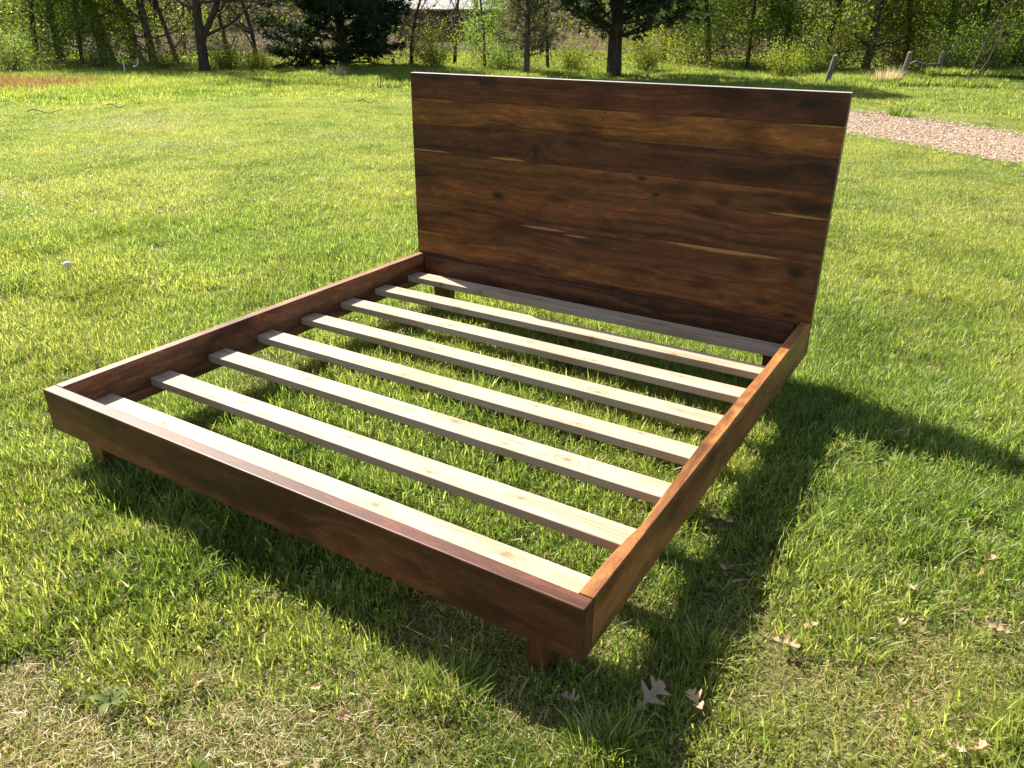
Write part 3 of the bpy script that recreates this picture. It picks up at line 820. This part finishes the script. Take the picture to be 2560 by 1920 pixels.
def pine_tree(seed, h=7.5, tr=0.13, base=0.15, cr=2.7, gap=0.30, per=9, tufts=46, nl=0.17, nd=9, nwid=0.022, up=0.15, cone_=0.55):
    r = np.random.default_rng(seed); T = Tubes()
    tp = wander((0, 0, -0.1), (0, 0, 1), h, 12, r, 0.03, 0.03); T.add(tp, tr*np.linspace(1.2, 0.15, 13), 8)
    C = []; Dr = []
    z = base
    while z < h-0.3:
        f = z/h; k = min(int(z/h*12), 11)
        for _ in range(per):
            a = r.uniform(0, 6.28); ln = cr*(1-cone_*f)*r.uniform(0.65, 1.1)*(0.25+0.75*min(1, (h-z)/2.5))
            path = wander(tp[k]*[1, 1, 0]+[0, 0, z+r.uniform(-.12, .12)], (math.cos(a), math.sin(a), up+r.uniform(-.15, .2)), ln, 6, r, 0.22, 0.03)
            T.add(path, np.linspace(tr*0.26, 0.006, 7), 4)
            for _ in range(tufts):
                s = 6*(0.2+0.8*r.random()**0.7); i0 = min(int(s), 5); p = path[i0]+(path[i0+1]-path[i0])*(s-i0)
                side = r.normal(0, 1, 3); side[2] *= 0.5; off = side*0.13*(1.2-0.1*s)
                C.append(p+off); dd = off/np.linalg.norm(off)+(path[i0+1]-path[i0])*1.5; Dr.append(dd)
        z += gap*r.uniform(.8, 1.2)
    C = np.array(C); Dr = np.array(Dr); m = len(C)
    CC = np.repeat(C, nd, 0)+r.normal(0, .02, (m*nd, 3)); d = np.repeat(Dr, nd, 0)+r.normal(0, .75, (m*nd, 3)); d /= np.linalg.norm(d, axis=1)[:, None]
    e = np.cross(d, r.normal(0, 1, d.shape)); e /= np.linalg.norm(e, axis=1)[:, None]
    s = (nl*r.uniform(.6, 1.2, m*nd))[:, None]
    V = np.stack([CC-e*nwid, CC+e*nwid, CC+d*s], 1).reshape(-1, 3)
    F = (np.arange(m*nd)*3)[:, None]+np.arange(3)[None]
    return T.mesh('trunk'), mesh_np('crown', V, [F], attrs={'tint': np.repeat(r.random(m*nd), 3)})


def bare_tree(seed, h=4.0, tr=0.05, nlimb=14, cr=1.3, base=0.5, twigs=900, nleaf=500):
    r = np.random.default_rng(seed); T = Tubes(); tips = []
    tp = wander((0, 0, -0.1), (r.normal(0, .1), r.normal(0, .1), 1), h, 10, r, 0.12, 0.04); T.add(tp, tr*np.linspace(1.2, 0.2, 11), 7)
    for _ in range(nlimb):
        z = base+(h-base)*r.random(); k = min(int(z/h*10), 9); a = r.uniform(0, 6.28)
        path = wander(tp[k], (math.cos(a), math.sin(a), r.uniform(.3, 1.0)), cr*r.uniform(.6, 1.1), 6, r, .3, .06)
        T.add(path, np.linspace(tr*.4, .004, 7), 4)
        for _ in range(5):
            k2 = r.integers(1, 7); q = wander(path[k2], (path[k2]-path[k2-1])/0.2+r.normal(0, .6, 3), cr*.5, 4, r, .3, .05)
            T.add(q, np.linspace(tr*.14, .003, 5), 3); tips.extend(q)
    tips = np.array(tips)
    C = tips[r.integers(0, len(tips), twigs)]
    V1, F1, t1 = leaf_quads(C, 0.28, r, np.full(twigs, .2), narrow=0.04)
    C = tips[r.integers(0, len(tips), nleaf)]+r.normal(0, .12, (nleaf, 3))
    V2, F2, t2 = leaf_quads(C, 0.05, r)
    return T.mesh('trunk'), mesh_np('twigs', V1, [F1], attrs={'tint': t1}), mesh_np('crown', V2, [F2], attrs={'tint': t2})


def shrub(seed, rad=0.9, h=1.1, nleaf=2600, size=0.06, nst=22):
    r = np.random.default_rng(seed); T = Tubes(); tips = []
    for _ in range(nst):
        a = r.uniform(0, 6.28); path = wander((r.normal(0, .12), r.normal(0, .12), -.05), (math.cos(a)*rad, math.sin(a)*rad, h*1.4), math.hypot(rad, h)*r.uniform(.5, 1), 6, r, .35, -0.01)
        T.add(path, np.linspace(.014, .003, 7), 4); tips.extend(path[2:])
    tips = np.array(tips); C = tips[r.integers(0, len(tips), nleaf)]+r.normal(0, .13, (nleaf, 3)); C[:, 2] = np.abs(C[:, 2])
    ct = vnoise(C[:, 0]*3+50, C[:, 2]*3+C[:, 1]*2+50, seed)*.7+r.random(len(C))*.3
    V, F, ti = leaf_quads(C, size, r, ct)
    return T.mesh('stems'), mesh_np('foliage', V, [F], attrs={'tint': ti})


protos = {}


def proto(key, meshes, names): protos[key] = (meshes, names)


def place(key, name, px, D, s, rz, label, cat, mats, group=None, tilt=(0, 0)):
    meshes, names = protos[key]
    x, y, z = P_at(px, D)
    o = empty(name, (x, y, z), rz, s); o.rotation_euler = (tilt[0], tilt[1], rz)
    for me, nm, mt in zip(meshes, names, mats):
        me2 = me
        if me.materials and me.materials[0] != mt:
            k2 = me.name+mt.name
            me2 = bpy.data.meshes.get(k2) or me.copy()
            if me2.name != k2: me2.name = k2; me2.materials.clear(); me2.materials.append(mt)
        elif not me.materials: me.materials.append(mt)
        add(nm, me2, None, o)
    tag(o, label, cat, group)
    return o


TC = ('trunk', 'crown')
proto('decA', deciduous(101, 6.5, .11, .35, 1.8, 22, 15000), TC)
proto('decB', deciduous(102, 6.0, .075, .15, 1.5, 22, 14000, lean=(.12, 0)), TC)
proto('decC', deciduous(103, 7.5, .20, 1.3, 2.0, 16, 6000, lean=(-.16, .05)), TC)
proto('decD', deciduous(104, 5.0, .05, .12, 1.1, 20, 8000, size=.07, clump=.2), TC)
proto('fork', deciduous(105, 6.8, .125, 2.3, 2.2, 14, 3600, lean=(0, 0), fork=True), TC)
proto('pineA', pine_tree(111), TC)
proto('pineB', pine_tree(112, 7.5, .17, .95, 2.9, .34, 8, 50, up=.30), TC)
proto('pineC', pine_tree(113, 5.5, .075, .55, 1.25, .30, 7, 20, .13, 7, .011, up=.35), TC)
proto('bareA', bare_tree(121), ('trunk', 'twigs', 'crown'))
proto('bareB', bare_tree(122, 5.5, .07, 20, 1.7, .6, 1800, 900), ('trunk', 'twigs', 'crown'))
proto('shrA', shrub(131), ('stems', 'foliage'))
proto('shrB', shrub(132, .6, .8, 1500, .05), ('stems', 'foliage'))
proto('shrC', shrub(133, 1.1, 1.5, 3600, .07, 26), ('stems', 'foliage'))

S, YG, FR, DP = L_spring, L_yellow, L_fresh, L_deep
place('shrC', 'young_tree', 22, 26.5, .75, .3, 'small bright green bush of cone shape at the left end of the wood edge', 'bush', (B_grey, FR))
place('decB', 'leafy_tree', 90, 30, 1.0, 1.1, 'leafy tree just behind the cone shaped bush at the far left', 'tree', (B_dark, S))
place('decA', 'leafy_tree', 150, 30, 1.0, 3.6, 'slim dark leafy tree between the far left bush and the thick leaning trunk', 'tree', (B_dark, S))
place('decD', 'leafy_tree', 205, 28, 1.1, .5, 'thin young leafy tree immediately left of the thick leaning trunk', 'tree', (B_dark, S))
place('decC', 'leafy_tree', 272, 30, 1.0, .55, 'thick dark trunk leaning left, widest trunk left of the forked tree', 'tree', (B_dark, S))
place('decC', 'leafy_tree', 345, 31, .9, .60, 'dark leaning trunk with green leaves, second from the thickest leaning trunk', 'tree', (B_dark, S))
place('decA', 'leafy_tree', 384, 28.5, 1.05, 5.0, 'upright reddish brown trunk standing halfway to the forked tree', 'tree', (B_red, YG))
place('bareB', 'bare_tree', 445, 29, 1.0, 1.0, 'twiggy grey tree directly left of the forked lawn tree', 'tree', (B_red, B_grey, S))
place('fork', 'forked_tree', 508, 24.0, 1.0, .5, 'dark forked tree standing alone on the lawn edge, left of the large dark pine', 'tree', (B_dark, YG))
place('bareB', 'bare_tree', 575, 28, .95, 2.0, 'leafless brown tree directly right behind the forked lawn tree', 'tree', (B_red, B_red, S))
place('bareA', 'bare_tree', 640, 27, 1.3, 4.0, 'leafless brown tree at the left skirt of the large dark pine', 'tree', (B_red, B_red, YG))
place('pineA', 'pine_tree', 858, 25.6, 1.0, 0.0, 'large dark pine with branches down to the ground, left of the headboard', 'pine tree', (B_dark, L_pine))
place('bareA', 'bare_tree', 1028, 26, 1.0, 1.0, 'thin bare tree beside the right skirt of the large dark pine', 'tree', (B_dark, B_grey, YG))
place('bareA', 'bare_tree', 1134, 27, 1.1, 2.4, 'small bare tree forking in front of the brown shed', 'tree', (B_dark, B_dark, S))
place('decD', 'young_tree', 1212, 25, .8, 2.2, 'light green young tree right of the shed, above the left of the headboard', 'tree', (B_grey, FR))
place('pineC', 'pine_tree', 1316, 22.9, 1.0, 0.6, 'young thin pine with sparse greyish needles behind the headboard', 'pine tree', (B_grey, L_greypine))
place('bareA', 'bare_tree', 1372, 24.5, .9, 5.5, 'small bare tree close to the right of the sparse young pine', 'tree', (B_dark, B_grey, YG))
place('pineB', 'pine_tree', 1537, 22.6, 1.0, 1.2, 'dark pine with a clear short trunk and wide crown behind the middle of the headboard', 'pine tree', (B_dark, L_pine))
place('decA', 'leafy_tree', 1655, 29, 1.0, .9, 'leafy green tree seen behind the right boughs of the second dark pine', 'tree', (B_dark, DP))
place('decB', 'leafy_tree', 1775, 28, 1.1, 2.9, 'tall leafy tree right of the second dark pine, first of the green wood', 'tree', (B_dark, S))
place('decD', 'leafy_tree', 1870, 26, 1.1, 4.4, 'slender leafy tree above the right part of the headboard', 'tree', (B_dark, S))
place('decA', 'leafy_tree', 1965, 27.5, 1.0, 5.2, 'full green tree left of the leaning grey fence post', 'tree', (B_dark, S))
place('decB', 'leafy_tree', 2055, 26.5, 1.0, .2, 'dark green tree directly behind the leaning grey fence post', 'tree', (B_dark, DP))
place('decA', 'leafy_tree', 2165, 26, 1.0, 2.0, 'yellow green tree with slim trunk between the leaning post and the broken fence', 'tree', (B_red, YG))
place('decB', 'leafy_tree', 2270, 27.5, 1.1, 3.3, 'yellow green tree behind the taller post of the broken fence', 'tree', (B_dark, YG))
place('decA', 'leafy_tree', 2365, 28, 1.0, 4.1, 'dark leafy tree behind the right post of the broken fence', 'tree', (B_dark, DP))
place('decD', 'leafy_tree', 2445, 26.5, 1.2, 1.7, 'bushy bright tree right behind the pale bare saplings', 'tree', (B_dark, S))
place('decB', 'leafy_tree', 2525, 26.5, 1.05, 5.9, 'yellowish tree at the right border, behind the grassy mound', 'tree', (B_dark, YG))
place('decA', 'leafy_tree', 2620, 25.5, 1.0, .4, 'dark green tree at the right end of the wood edge', 'tree', (B_dark, DP))
shr = [('shrA', 560, 25, .8, S, 'low green shrub right of the forked lawn tree at its foot'), ('shrA', 640, 24.8, .6, YG, 'yellow green shrub under the left boughs of the large dark pine'),
       ('shrC', 1090, 24.6, .8, YG, 'wide pale green shrub left of the headboard corner, in front of the shed'), ('shrA', 1250, 24, .8, FR, 'light green shrub between the light young tree and the sparse young pine'),
       ('shrC', 1620, 24.5, .75, YG, 'sunlit yellow green shrub right of the clear trunk of the second pine'), ('shrA', 1430, 24, .7, YG, 'low shrub left of the clear trunk of the second pine'),
       ('shrA', 1960, 23.2, .85, YG, 'bright yellow green shrub left of the leaning grey post'), ('shrC', 2030, 23.6, .6, S, 'shrub close to the left foot of the leaning grey post'),
       ('shrB', 2325, 24.0, 1.0, YG, 'small sunlit bush between the two posts of the broken fence'), ('shrC', 2480, 23.6, .85, S, 'large bright bush right of the pale bare saplings'),
       ('shrA', 2395, 24.0, .9, FR, 'light green bush left of the pale bare saplings'), ('shrA', 250, 27, .7, S, 'low green shrub in front of the thick leaning trunk'),
       ('shrA', 410, 26, .6, YG, 'low yellow green shrub left of the forked lawn tree')]
for key, px, D, s, mt, lab in shr:
    place(key, 'shrub', px, D, s, px*0.7, lab, 'shrub', (B_grey, mt))

# undergrowth, brushwood and farther wood: masses nobody could count
def band(n, px0, px1, D0, D1, z0, z1, seed, zp=1.0):
    r = np.random.default_rng(seed)
    px = r.uniform(px0, px1, n); D = r.uniform(D0, D1, n); z = z0+(z1-z0)*r.random(n)**zp
    v = FWD[None]+RGT[None]*((px-1280)/FPX)[:, None]+UPV[None]*(960-150)/FPX
    v = v[:, :2]/np.hypot(v[:, 0], v[:, 1])[:, None]
    p = CAM[None, :2]+v*D[:, None]
    C = np.column_stack([p, gh(p[:, 0], p[:, 1])+z])
    gap = (np.abs(px-1126) < 50) & (D < 52) & (r.random(n) < .93)      # the clearing in front of the shed
    return C[~gap], px[~gap], r


C, px, r = band(80000, -500, 3100, 24.3, 31, 0, 1.5, 201, 1.2)
keep = vnoise(C[:, 0]*1.1, C[:, 1]*1.1, 41)*1.3 > C[:, 2]*0.75+0.05
C = C[keep]
V, F, ti = leaf_quads(C, 0.075, r, vnoise(C[:, 0]*2, C[:, 1]*2+C[:, 2]*2, 42)*.7+.3*r.random(len(C)))
o = add('undergrowth', mesh_np('undergrowth', V, [F], attrs={'tint': ti}), leafmat('undergrowth_leaves', (0.07, 0.078, 0.024), (0.23, 0.235, 0.08), 0.5))
tag(o, 'tangled low green undergrowth along the edge of the wood', 'undergrowth', kind='stuff')
C, px, r = band(64000, -500, 3100, 25, 44, 0, 3.6, 202, 1.15)
w = np.exp(-((px-820)/420.0)**2)+.30
m = r.random(len(C)) < w; C = C[m]
V, F, ti = leaf_quads(C, 0.42, r, None, narrow=0.035)
g = N('brush_twigs'); tn = g.attr('tint')
M_brush = g.surf(g.ramp(tn, [(0, (0.08, 0.058, 0.04)), (1, (0.28, 0.21, 0.16))]), 0.9, 0.2)
o = add('brushwood', mesh_np('brushwood', V, [F], attrs={'tint': ti}), M_brush)
tag(o, 'grey brown leafless brush filling the wood behind the large dark pine', 'brushwood', kind='stuff')
C, px, r = band(70000, -700, 3300, 33, 62, .3, 6.5, 203, 1.0)
cl = vnoise(C[:, 0]*.5+C[:, 2]*.6, C[:, 1]*.5, 43)
w = np.where((px > 560) & (px < 1420), .35, 1.0)
m = (r.random(len(C)) < w) & (cl > .3)
C = C[m]
V, F, ti = leaf_quads(C, 0.19, r, cl[m])
o = add('woodland_foliage', mesh_np('woodland_foliage', V, [F], attrs={'tint': ti}), leafmat('woodland_leaves', (0.06, 0.10, 0.02), (0.20, 0.25, 0.06), 0.5))
tag(o, 'mass of green foliage deeper in the wood', 'woodland', kind='stuff')
T = Tubes(); r = np.random.default_rng(204)
for k in range(70):
    p = P_at(r.uniform(-700, 3300), r.uniform(31, 70)); rad = r.uniform(.04, .14)
    T.add(wander(np.array(p)-[0, 0, .2], (r.normal(0, .12), r.normal(0, .12), 1), r.uniform(5, 8), 6, r, .08), rad*np.linspace(1.1, .4, 7), 6)
o = add('woodland_trunks', T.mesh('woodland_trunks'), B_red)
tag(o, 'many thin trunks standing deeper in the wood', 'woodland', kind='stuff')
C, px, r = band(60000, -1200, 3800, 70, 96, -.5, 13, 205, .9)
V, F, ti = leaf_quads(C, 0.62, r, None, narrow=.7)
o = add('far_wood', mesh_np('far_wood', V, [F], attrs={'tint': ti}), leafmat('far_wood_leaves', (0.07, 0.08, 0.035), (0.20, 0.20, 0.10), 0.4))
tag(o, 'distant wooded slope closing the view behind the trees', 'woodland', kind='stuff')

# ------------------------------------------------------------------ fence posts, shed, stakes
g = N('weathered_wood'); O = g.sep(g.obj())
n = g.noise(g.vec(g.math('MULTIPLY', O[0], 60), g.math('MULTIPLY', O[1], 60), g.math('MULTIPLY', O[2], 4)), 1, 4, .6)
M_post = g.surf(g.ramp(n, [(.3, (.11, .085, .065)), (.7, (.32, .26, .22))]), .9, .2, g.bump(n, .7, .01))


def post(name, h, r0, parent=None, seed=1):
    r = np.random.default_rng(seed); T = Tubes()
    z = np.array([-.2, 0, .25*h, .5*h, .75*h, .97*h, h]); p = np.column_stack([r.normal(0, .006, 7), r.normal(0, .006, 7), z])
    v, f = tube(p, r0*np.array([1.05, 1.05, 1, 1.02, .95, .97, .7]), 9)
    cap = (len(v)-9+np.arange(9))[None]
    return add(name, mesh_np(name, v, [f, cap], smooth=False), M_post, parent)


x, y, z = P_at(2075, 20.9)
o = post('fence_post', .68, .062, seed=3); o.location = (x, y, z); o.rotation_euler = (.06, .16, .5)
tag(o, 'weathered grey fence post leaning right, standing alone at the wood edge', 'fence post')
x, y, z = P_at(2262, 22.3); x2, y2, z2 = P_at(2353, 23.4)
fe = empty('broken_fence', (x, y, z)); tag(fe, 'remains of an old fence, two weathered posts joined by a crooked rail', 'fence')
p1 = post('post', .66, .062, fe, 5); p1.rotation_euler = (0, .14, 0)
p2 = post('post', .52, .068, fe, 6); p2.location = (x2-x, y2-y, z2-z)
d = np.array([x2-x, y2-y, z2-z])
T = Tubes(); T.add(np.array([[.08, 0, .36], d*.3+[0, 0, .40], d*.6+[0, 0, .28], d*.85+[0, 0, .27], d*1.02+[0, 0, .22]]), np.array([.03, .034, .03, .034, .026]), 7)
add('rail', T.mesh('rail'), M_post, fe)
# saplings
for k, (px_, D_, h_, tl, lab) in enumerate([(2428, 22.0, 1.75, (.05, .22), 'pale bare sapling leaning right on the grassy mound'), (2446, 22.3, 1.2, (0, .40), 'shorter pale bare sapling leaning strongly on the grassy mound')]):
    r = np.random.default_rng(300+k); T = Tubes(); tp = wander((0, 0, -.05), (0, 0, 1), h_, 8, r, .08, .02)
    T.add(tp, np.linspace(.022, .006, 9), 6)
    x, y, z = P_at(px_, D_); o = empty('sapling', (x, y, z)); o.rotation_euler = (tl[0], tl[1], .5)
    add('stem', T.mesh('stem'), B_grey, o)
    T = Tubes()
    for _ in range(9):
        k2 = r.integers(2, 9); T.add(wander(tp[k2], (r.normal(), r.normal(), .8), .4, 4, r, .3), np.linspace(.008, .002, 5), 4)
    add('twigs', T.mesh('twigs'), B_grey, o)
    tag(o, lab, 'sapling')
# tufts of tall dry grass
def grass_clump(name, px, D, sz, lmin, lmax, dry, label, tint=(0, 1), n=420):
    x, y, z = P_at(px, D)
    V, F, A = combine([blades(n, sz, lmin, lmax, .012, .45, 3, dry, 0, tint, disc=True)])
    o = add(name, mesh_np(name, V, F, attrs=A), M_grass, None, (x, y, z)); tag(o, label, 'grass clump')


grass_clump('dry_grass_clump', 2228, 21.6, .5, .25, .55, 1.0, 'clump of tall dry straw grass left of the broken fence', (.3, .9))
grass_clump('grass_clump', 2279, 14.9, .35, .10, .24, .05, 'dark green tuft growing on the grass just beyond the gravel drive', (0, .5), 260)
grass_clump('dry_grass_clump', 840, 21.9, .4, .2, .5, .9, 'tall straw grass stalks at the foot of the large dark pine', (.4, 1), 200)
# white stakes
g = N('white_plastic'); M_white = g.surf((.8, .8, .78), .5)
for k, (px_, lab) in enumerate([(307, 'upright short white stake on the far left lawn edge'), (342, 'bent white stake right of the upright white stake')]):
    x, y, z = P_at(px_, 24.0); z += .12; T = Tubes()
    T.add(np.array([[0, 0, 0], [0, 0, .15], [.02, 0, .3]]) if k == 0 else np.array([[-.2, 0, .1], [-.05, 0, .13], [.03, 0, .2], [.05, 0, .32]]), np.array([.018, .018, .018, .018][:3+k]), 6)
    o = add('white_stake', T.mesh('white_stake'), M_white, None, (x, y, z)); tag(o, lab, 'stake')
# shed
g = N('shed_siding'); O = g.sep(g.pos())
M_side = g.surf(g.ramp(g.noise(g.vec(O[0], O[1], g.math('MULTIPLY', O[2], 8)), 1.0, 3), [(.3, (.16, .10, .075)), (.7, (.26, .17, .13))]), .85, .2)
g = N('shed_roof'); M_roof = g.surf((.46, .43, .40), .7)
x, y, z = P_at(1128, 50); z -= .45
sh = empty('shed', (x, y, z), YAW); tag(sh, 'low brown shed with a pale roof glimpsed through the trees beyond the large dark pine', 'shed')
import bmesh
def boxm(name, x0, x1, y0, y1, z0, z1, mat, parent): return board(name, x0, x1, y0, y1, z0, z1, mat, parent, .01, 1)
for k in range(11): boxm('siding_board', -3, 3, -2.0, -1.97, -.6+k*.26, -.6+k*.26+.25, M_side, sh)
boxm('wall', -2.98, 2.98, -1.96, 2, -.6, 2.2, M_side, sh)
rf = boxm('roof', -3.3, 3.3, -1.5, 1.5, 0, .08, M_roof, sh); rf.location = (0, -1.2, 2.6); rf.rotation_euler = (math.radians(24), 0, 0)
rf = boxm('roof', -3.3, 3.3, -1.5, 1.5, 0, .08, M_roof, sh); rf.location = (0, 1.45, 2.6); rf.rotation_euler = (math.radians(-24), 0, 0)

# ------------------------------------------------------------------ fallen leaves, weed, seed head, twigs
g = N('dry_oak_leaf'); O = g.obj()
n = g.noise(O, 60, 4, .6); oi = g.node('ShaderNodeObjectInfo').outputs['Random']
c = g.ramp(n, [(.3, (.34, .21, .12)), (.7, (.62, .47, .33))])
c = g.mix(oi, c, g.mix(1.0, c, (1.25, 1.2, 1.15), 'MULTIPLY'))
M_oak = g.leaf(c, g.mix(1.0, c, (1.1, .8, .5), 'MULTIPLY'), .3, .6, .3)


def oak_leaf_mesh(seed, lobes=4, curl=.35):
    """a lobed oak leaf about 1 unit long, cupped and curled, with a midrib and stalk"""
    r = np.random.default_rng(seed); n = 48; t = np.linspace(0, 1, n)
    kt = [[0, .12, .2, .24, .28, .38, .46, .5, .53, .57, .66, .74, .78, .82, .9, 1], [0, .1, .22, .3, .34, .44, .52, .6, .64, .7, .8, .86, .9, .94, .97, 1]][seed % 2]
    kw = [[.015, .03, .17, .14, .05, .07, .34, .40, .32, .08, .09, .30, .32, .10, .13, .02], [.015, .05, .22, .20, .06, .08, .33, .34, .20, .07, .20, .22, .12, .08, .06, .02]][seed % 2]
    wd = np.interp(t, kt, kw)
    wd[0] = .012; wd[-1] = .004
    V = []
    for i in range(n):
        for s in (-1, -.5, 0, .5, 1):
            x = t[i]-.5; yy = s*wd[i]*(1+r.normal(0, .03))
            fwd = .35*abs(s)*wd[i]
            z = curl*(yy*yy*2.2+(x*x)*.6)+.10*math.sin(x*7+seed)*abs(s)*.5 + .02*(s != 0)
            V.append((x+fwd, yy, z))
    i, j = np.meshgrid(np.arange(n-1), np.arange(4), indexing='ij'); a = i*5+j
    Q = np.stack([a, a+5, a+6, a+1], -1).reshape(-1, 4)
    v, f = tube([(-.5, 0, .03), (-.6, .01, .03), (-.72, .04, .05)], [.010, .008, .008], 5)
    return mesh_np('oak_leaf', np.concatenate([np.array(V), v]), [Q, f+len(V)], smooth=True)


OL = [oak_leaf_mesh(k, lobes=3+k % 3, curl=[.4, 1.1, .7, 1.6][k % 4]) for k in range(4)]
leaves = [
    (2.151, .080, .155, 1.2, 0, 'largest lobed dry oak leaf lying in the shadow right of the front right leg'),
    (2.244, .123, .10, 2.4, 1, 'curled dry leaf in shade just right of the largest oak leaf'),
    (2.004, -.019, .075, .3, 3, 'small orange brown leaf left of the largest oak leaf'),
    (2.364, .410, .12, .2, 2, 'pale oak leaf at the sunlit edge of the side rail shadow'),
    (2.147, .612, .075, 2.0, 0, 'small leaf in the rail shadow beside the front of the right rail'),
    (2.407, .507, .07, 4.0, 1, 'small pale leaf just above the pale oak leaf on the shadow edge'),
    (2.767, 1.045, .07, 1.0, 3, 'dark reddish curled leaf on green grass, highest leaf on the right'),
    (2.803, .746, .11, 3.2, 2, 'large buff leaf near the right border on patchy grass'),
    (2.931, .826, .085, .6, 1, 'buff leaf at the right border beside the large buff leaf'),
    (2.594, .634, .07, 5.1, 3, 'tan leaf between the pale oak leaf and the right border'),
    (2.600, .800, .075, 2.2, 0, 'pinkish tan leaf on the sunlit grass above the tan leaf'),
    (2.747, .296, .07, 2.7, 1, 'crumpled leaf on straw grass in the lower right'),
    (2.780, .314, .08, .9, 3, 'folded leaf lying against the crumpled leaf in the lower right'),
    (1.265, -.428, .06, 2.0, 3, 'cupped orange leaf right of the bright tuft in the lower left'),
    (1.503, -.295, .045, .4, 1, 'small cupped pale leaf left of the large tuft before the foot rail'),
    (.735, -.404, .045, 3.0, 3, 'round pinkish leaf on green grass at the left border'),
    (1.605, -.322, .075, 1.4, 2, 'pale crumpled leaf below the small cupped leaf in the foreground'),
    (1.651, -.445, .05, 5.0, 0, 'thin pale leaf piece on straw at the bottom centre'),
    (1.500, .470, .05, 1.5, 3, 'brown leaf on the ground under the slats near the front'),
]
for x, y, s, rz, k, lab in leaves:
    o = add('fallen_leaf', OL[k], M_oak, None, (x, y, float(gh(x, y))+.028)); s *= .60; o.location[2] += .006; o.scale = (s, s, s)
    o.rotation_euler = (rng.uniform(-.6, .6), rng.uniform(-.5, .5), rz)
    tag(o, lab, 'fallen leaf', 'dry oak leaves fallen on the lawn')

# broadleaf weed
weed = empty('broadleaf_weed', (1.142, -.56, .012)); tag(weed, 'flat broad leaved weed with bluish green leaves below the bright tuft, lower left', 'weed')
M_weed = leafmat('weed_leaf', (.08, .12, .03), (.16, .22, .06), .4, .7, (1.5, 1.5, .6))
n = 12; t = np.linspace(0, 1, n); wv = np.sin(np.pi*t**1.1)*.14+.02
V = np.array([(t[i], s*wv[i], .22*math.sin(t[i]*2.4)+.10*abs(s)*wv[i]*3) for i in range(n) for s in (-1, 0, 1)])
i, j = np.meshgrid(np.arange(n-1), np.arange(2), indexing='ij'); a = i*3+j
wl = mesh_np('leaf', V, [np.stack([a, a+3, a+4, a+1], -1).reshape(-1, 4)], attrs={'tint': np.full(len(V), .6)}, smooth=True)
for k in range(9):
    o = add('leaf', wl, M_weed, weed); s = .036+.02*((k*7) % 3)/3; o.scale = (s, s, s); o.rotation_euler = (0, -.15, k*2*math.pi/9+.3*math.sin(k*3)); o.location = (0, 0, .012)

# small white mushroom
sx, sy = -2.10, 1.29
mu = empty('white_mushroom', (sx, sy, float(gh(sx, sy)))); tag(mu, 'single small white mushroom cap on the lawn left of the bed', 'mushroom')
g = N('mushroom_white'); n = g.noise(g.obj(), 60, 3)
M_mush = g.leaf(g.ramp(n, [(.3, (.62, .58, .50)), (.7, (.85, .83, .78))]), (.8, .76, .66), .25, .7, .2)
T = Tubes(); T.add([(0, 0, 0), (.002, 0, .03), (0, 0, .052)], [.007, .006, .006], 8); add('stem', T.mesh('stem'), M_mush, mu)
T = Tubes(); T.add([(0, 0, .044), (0, 0, .047), (0, 0, .056), (0, 0, .066), (0, .0, .073), (0, 0, .0765)], [.012, .027, .0265, .021, .012, .001], 16); add('cap', T.mesh('cap'), M_mush, mu)

# sticks lying on the far lawn
for k, (px_, D_, ln, rz, lab) in enumerate([(285, 15.3, 1.0, .3, 'thin grey stick lying on the far left lawn'), (45, 14.8, 1.4, .6, 'long grey stick lying on the lawn at the left border'), (895, 15.0, .9, .4, 'small grey twig pile on the lawn left of the headboard top')]):
    x, y, z = P_at(px_, D_); T = Tubes(); r = np.random.default_rng(400+k)
    for q in range(1): pth = wander((r.normal(0, .15), r.normal(0, .1), .07), (math.cos(rz+q*.5), math.sin(rz+q*.5), .0), ln*.4*(1-.25*q), 6, r, .2); pth[:, 2] = .06+.03*np.sin(np.arange(7)*1.3+q); T.add(pth, np.linspace(.009, .004, 7), 5)
    o = add('fallen_stick', T.mesh('fallen_stick'), B_grey, None, (x, y, z)); tag(o, lab, 'stick')
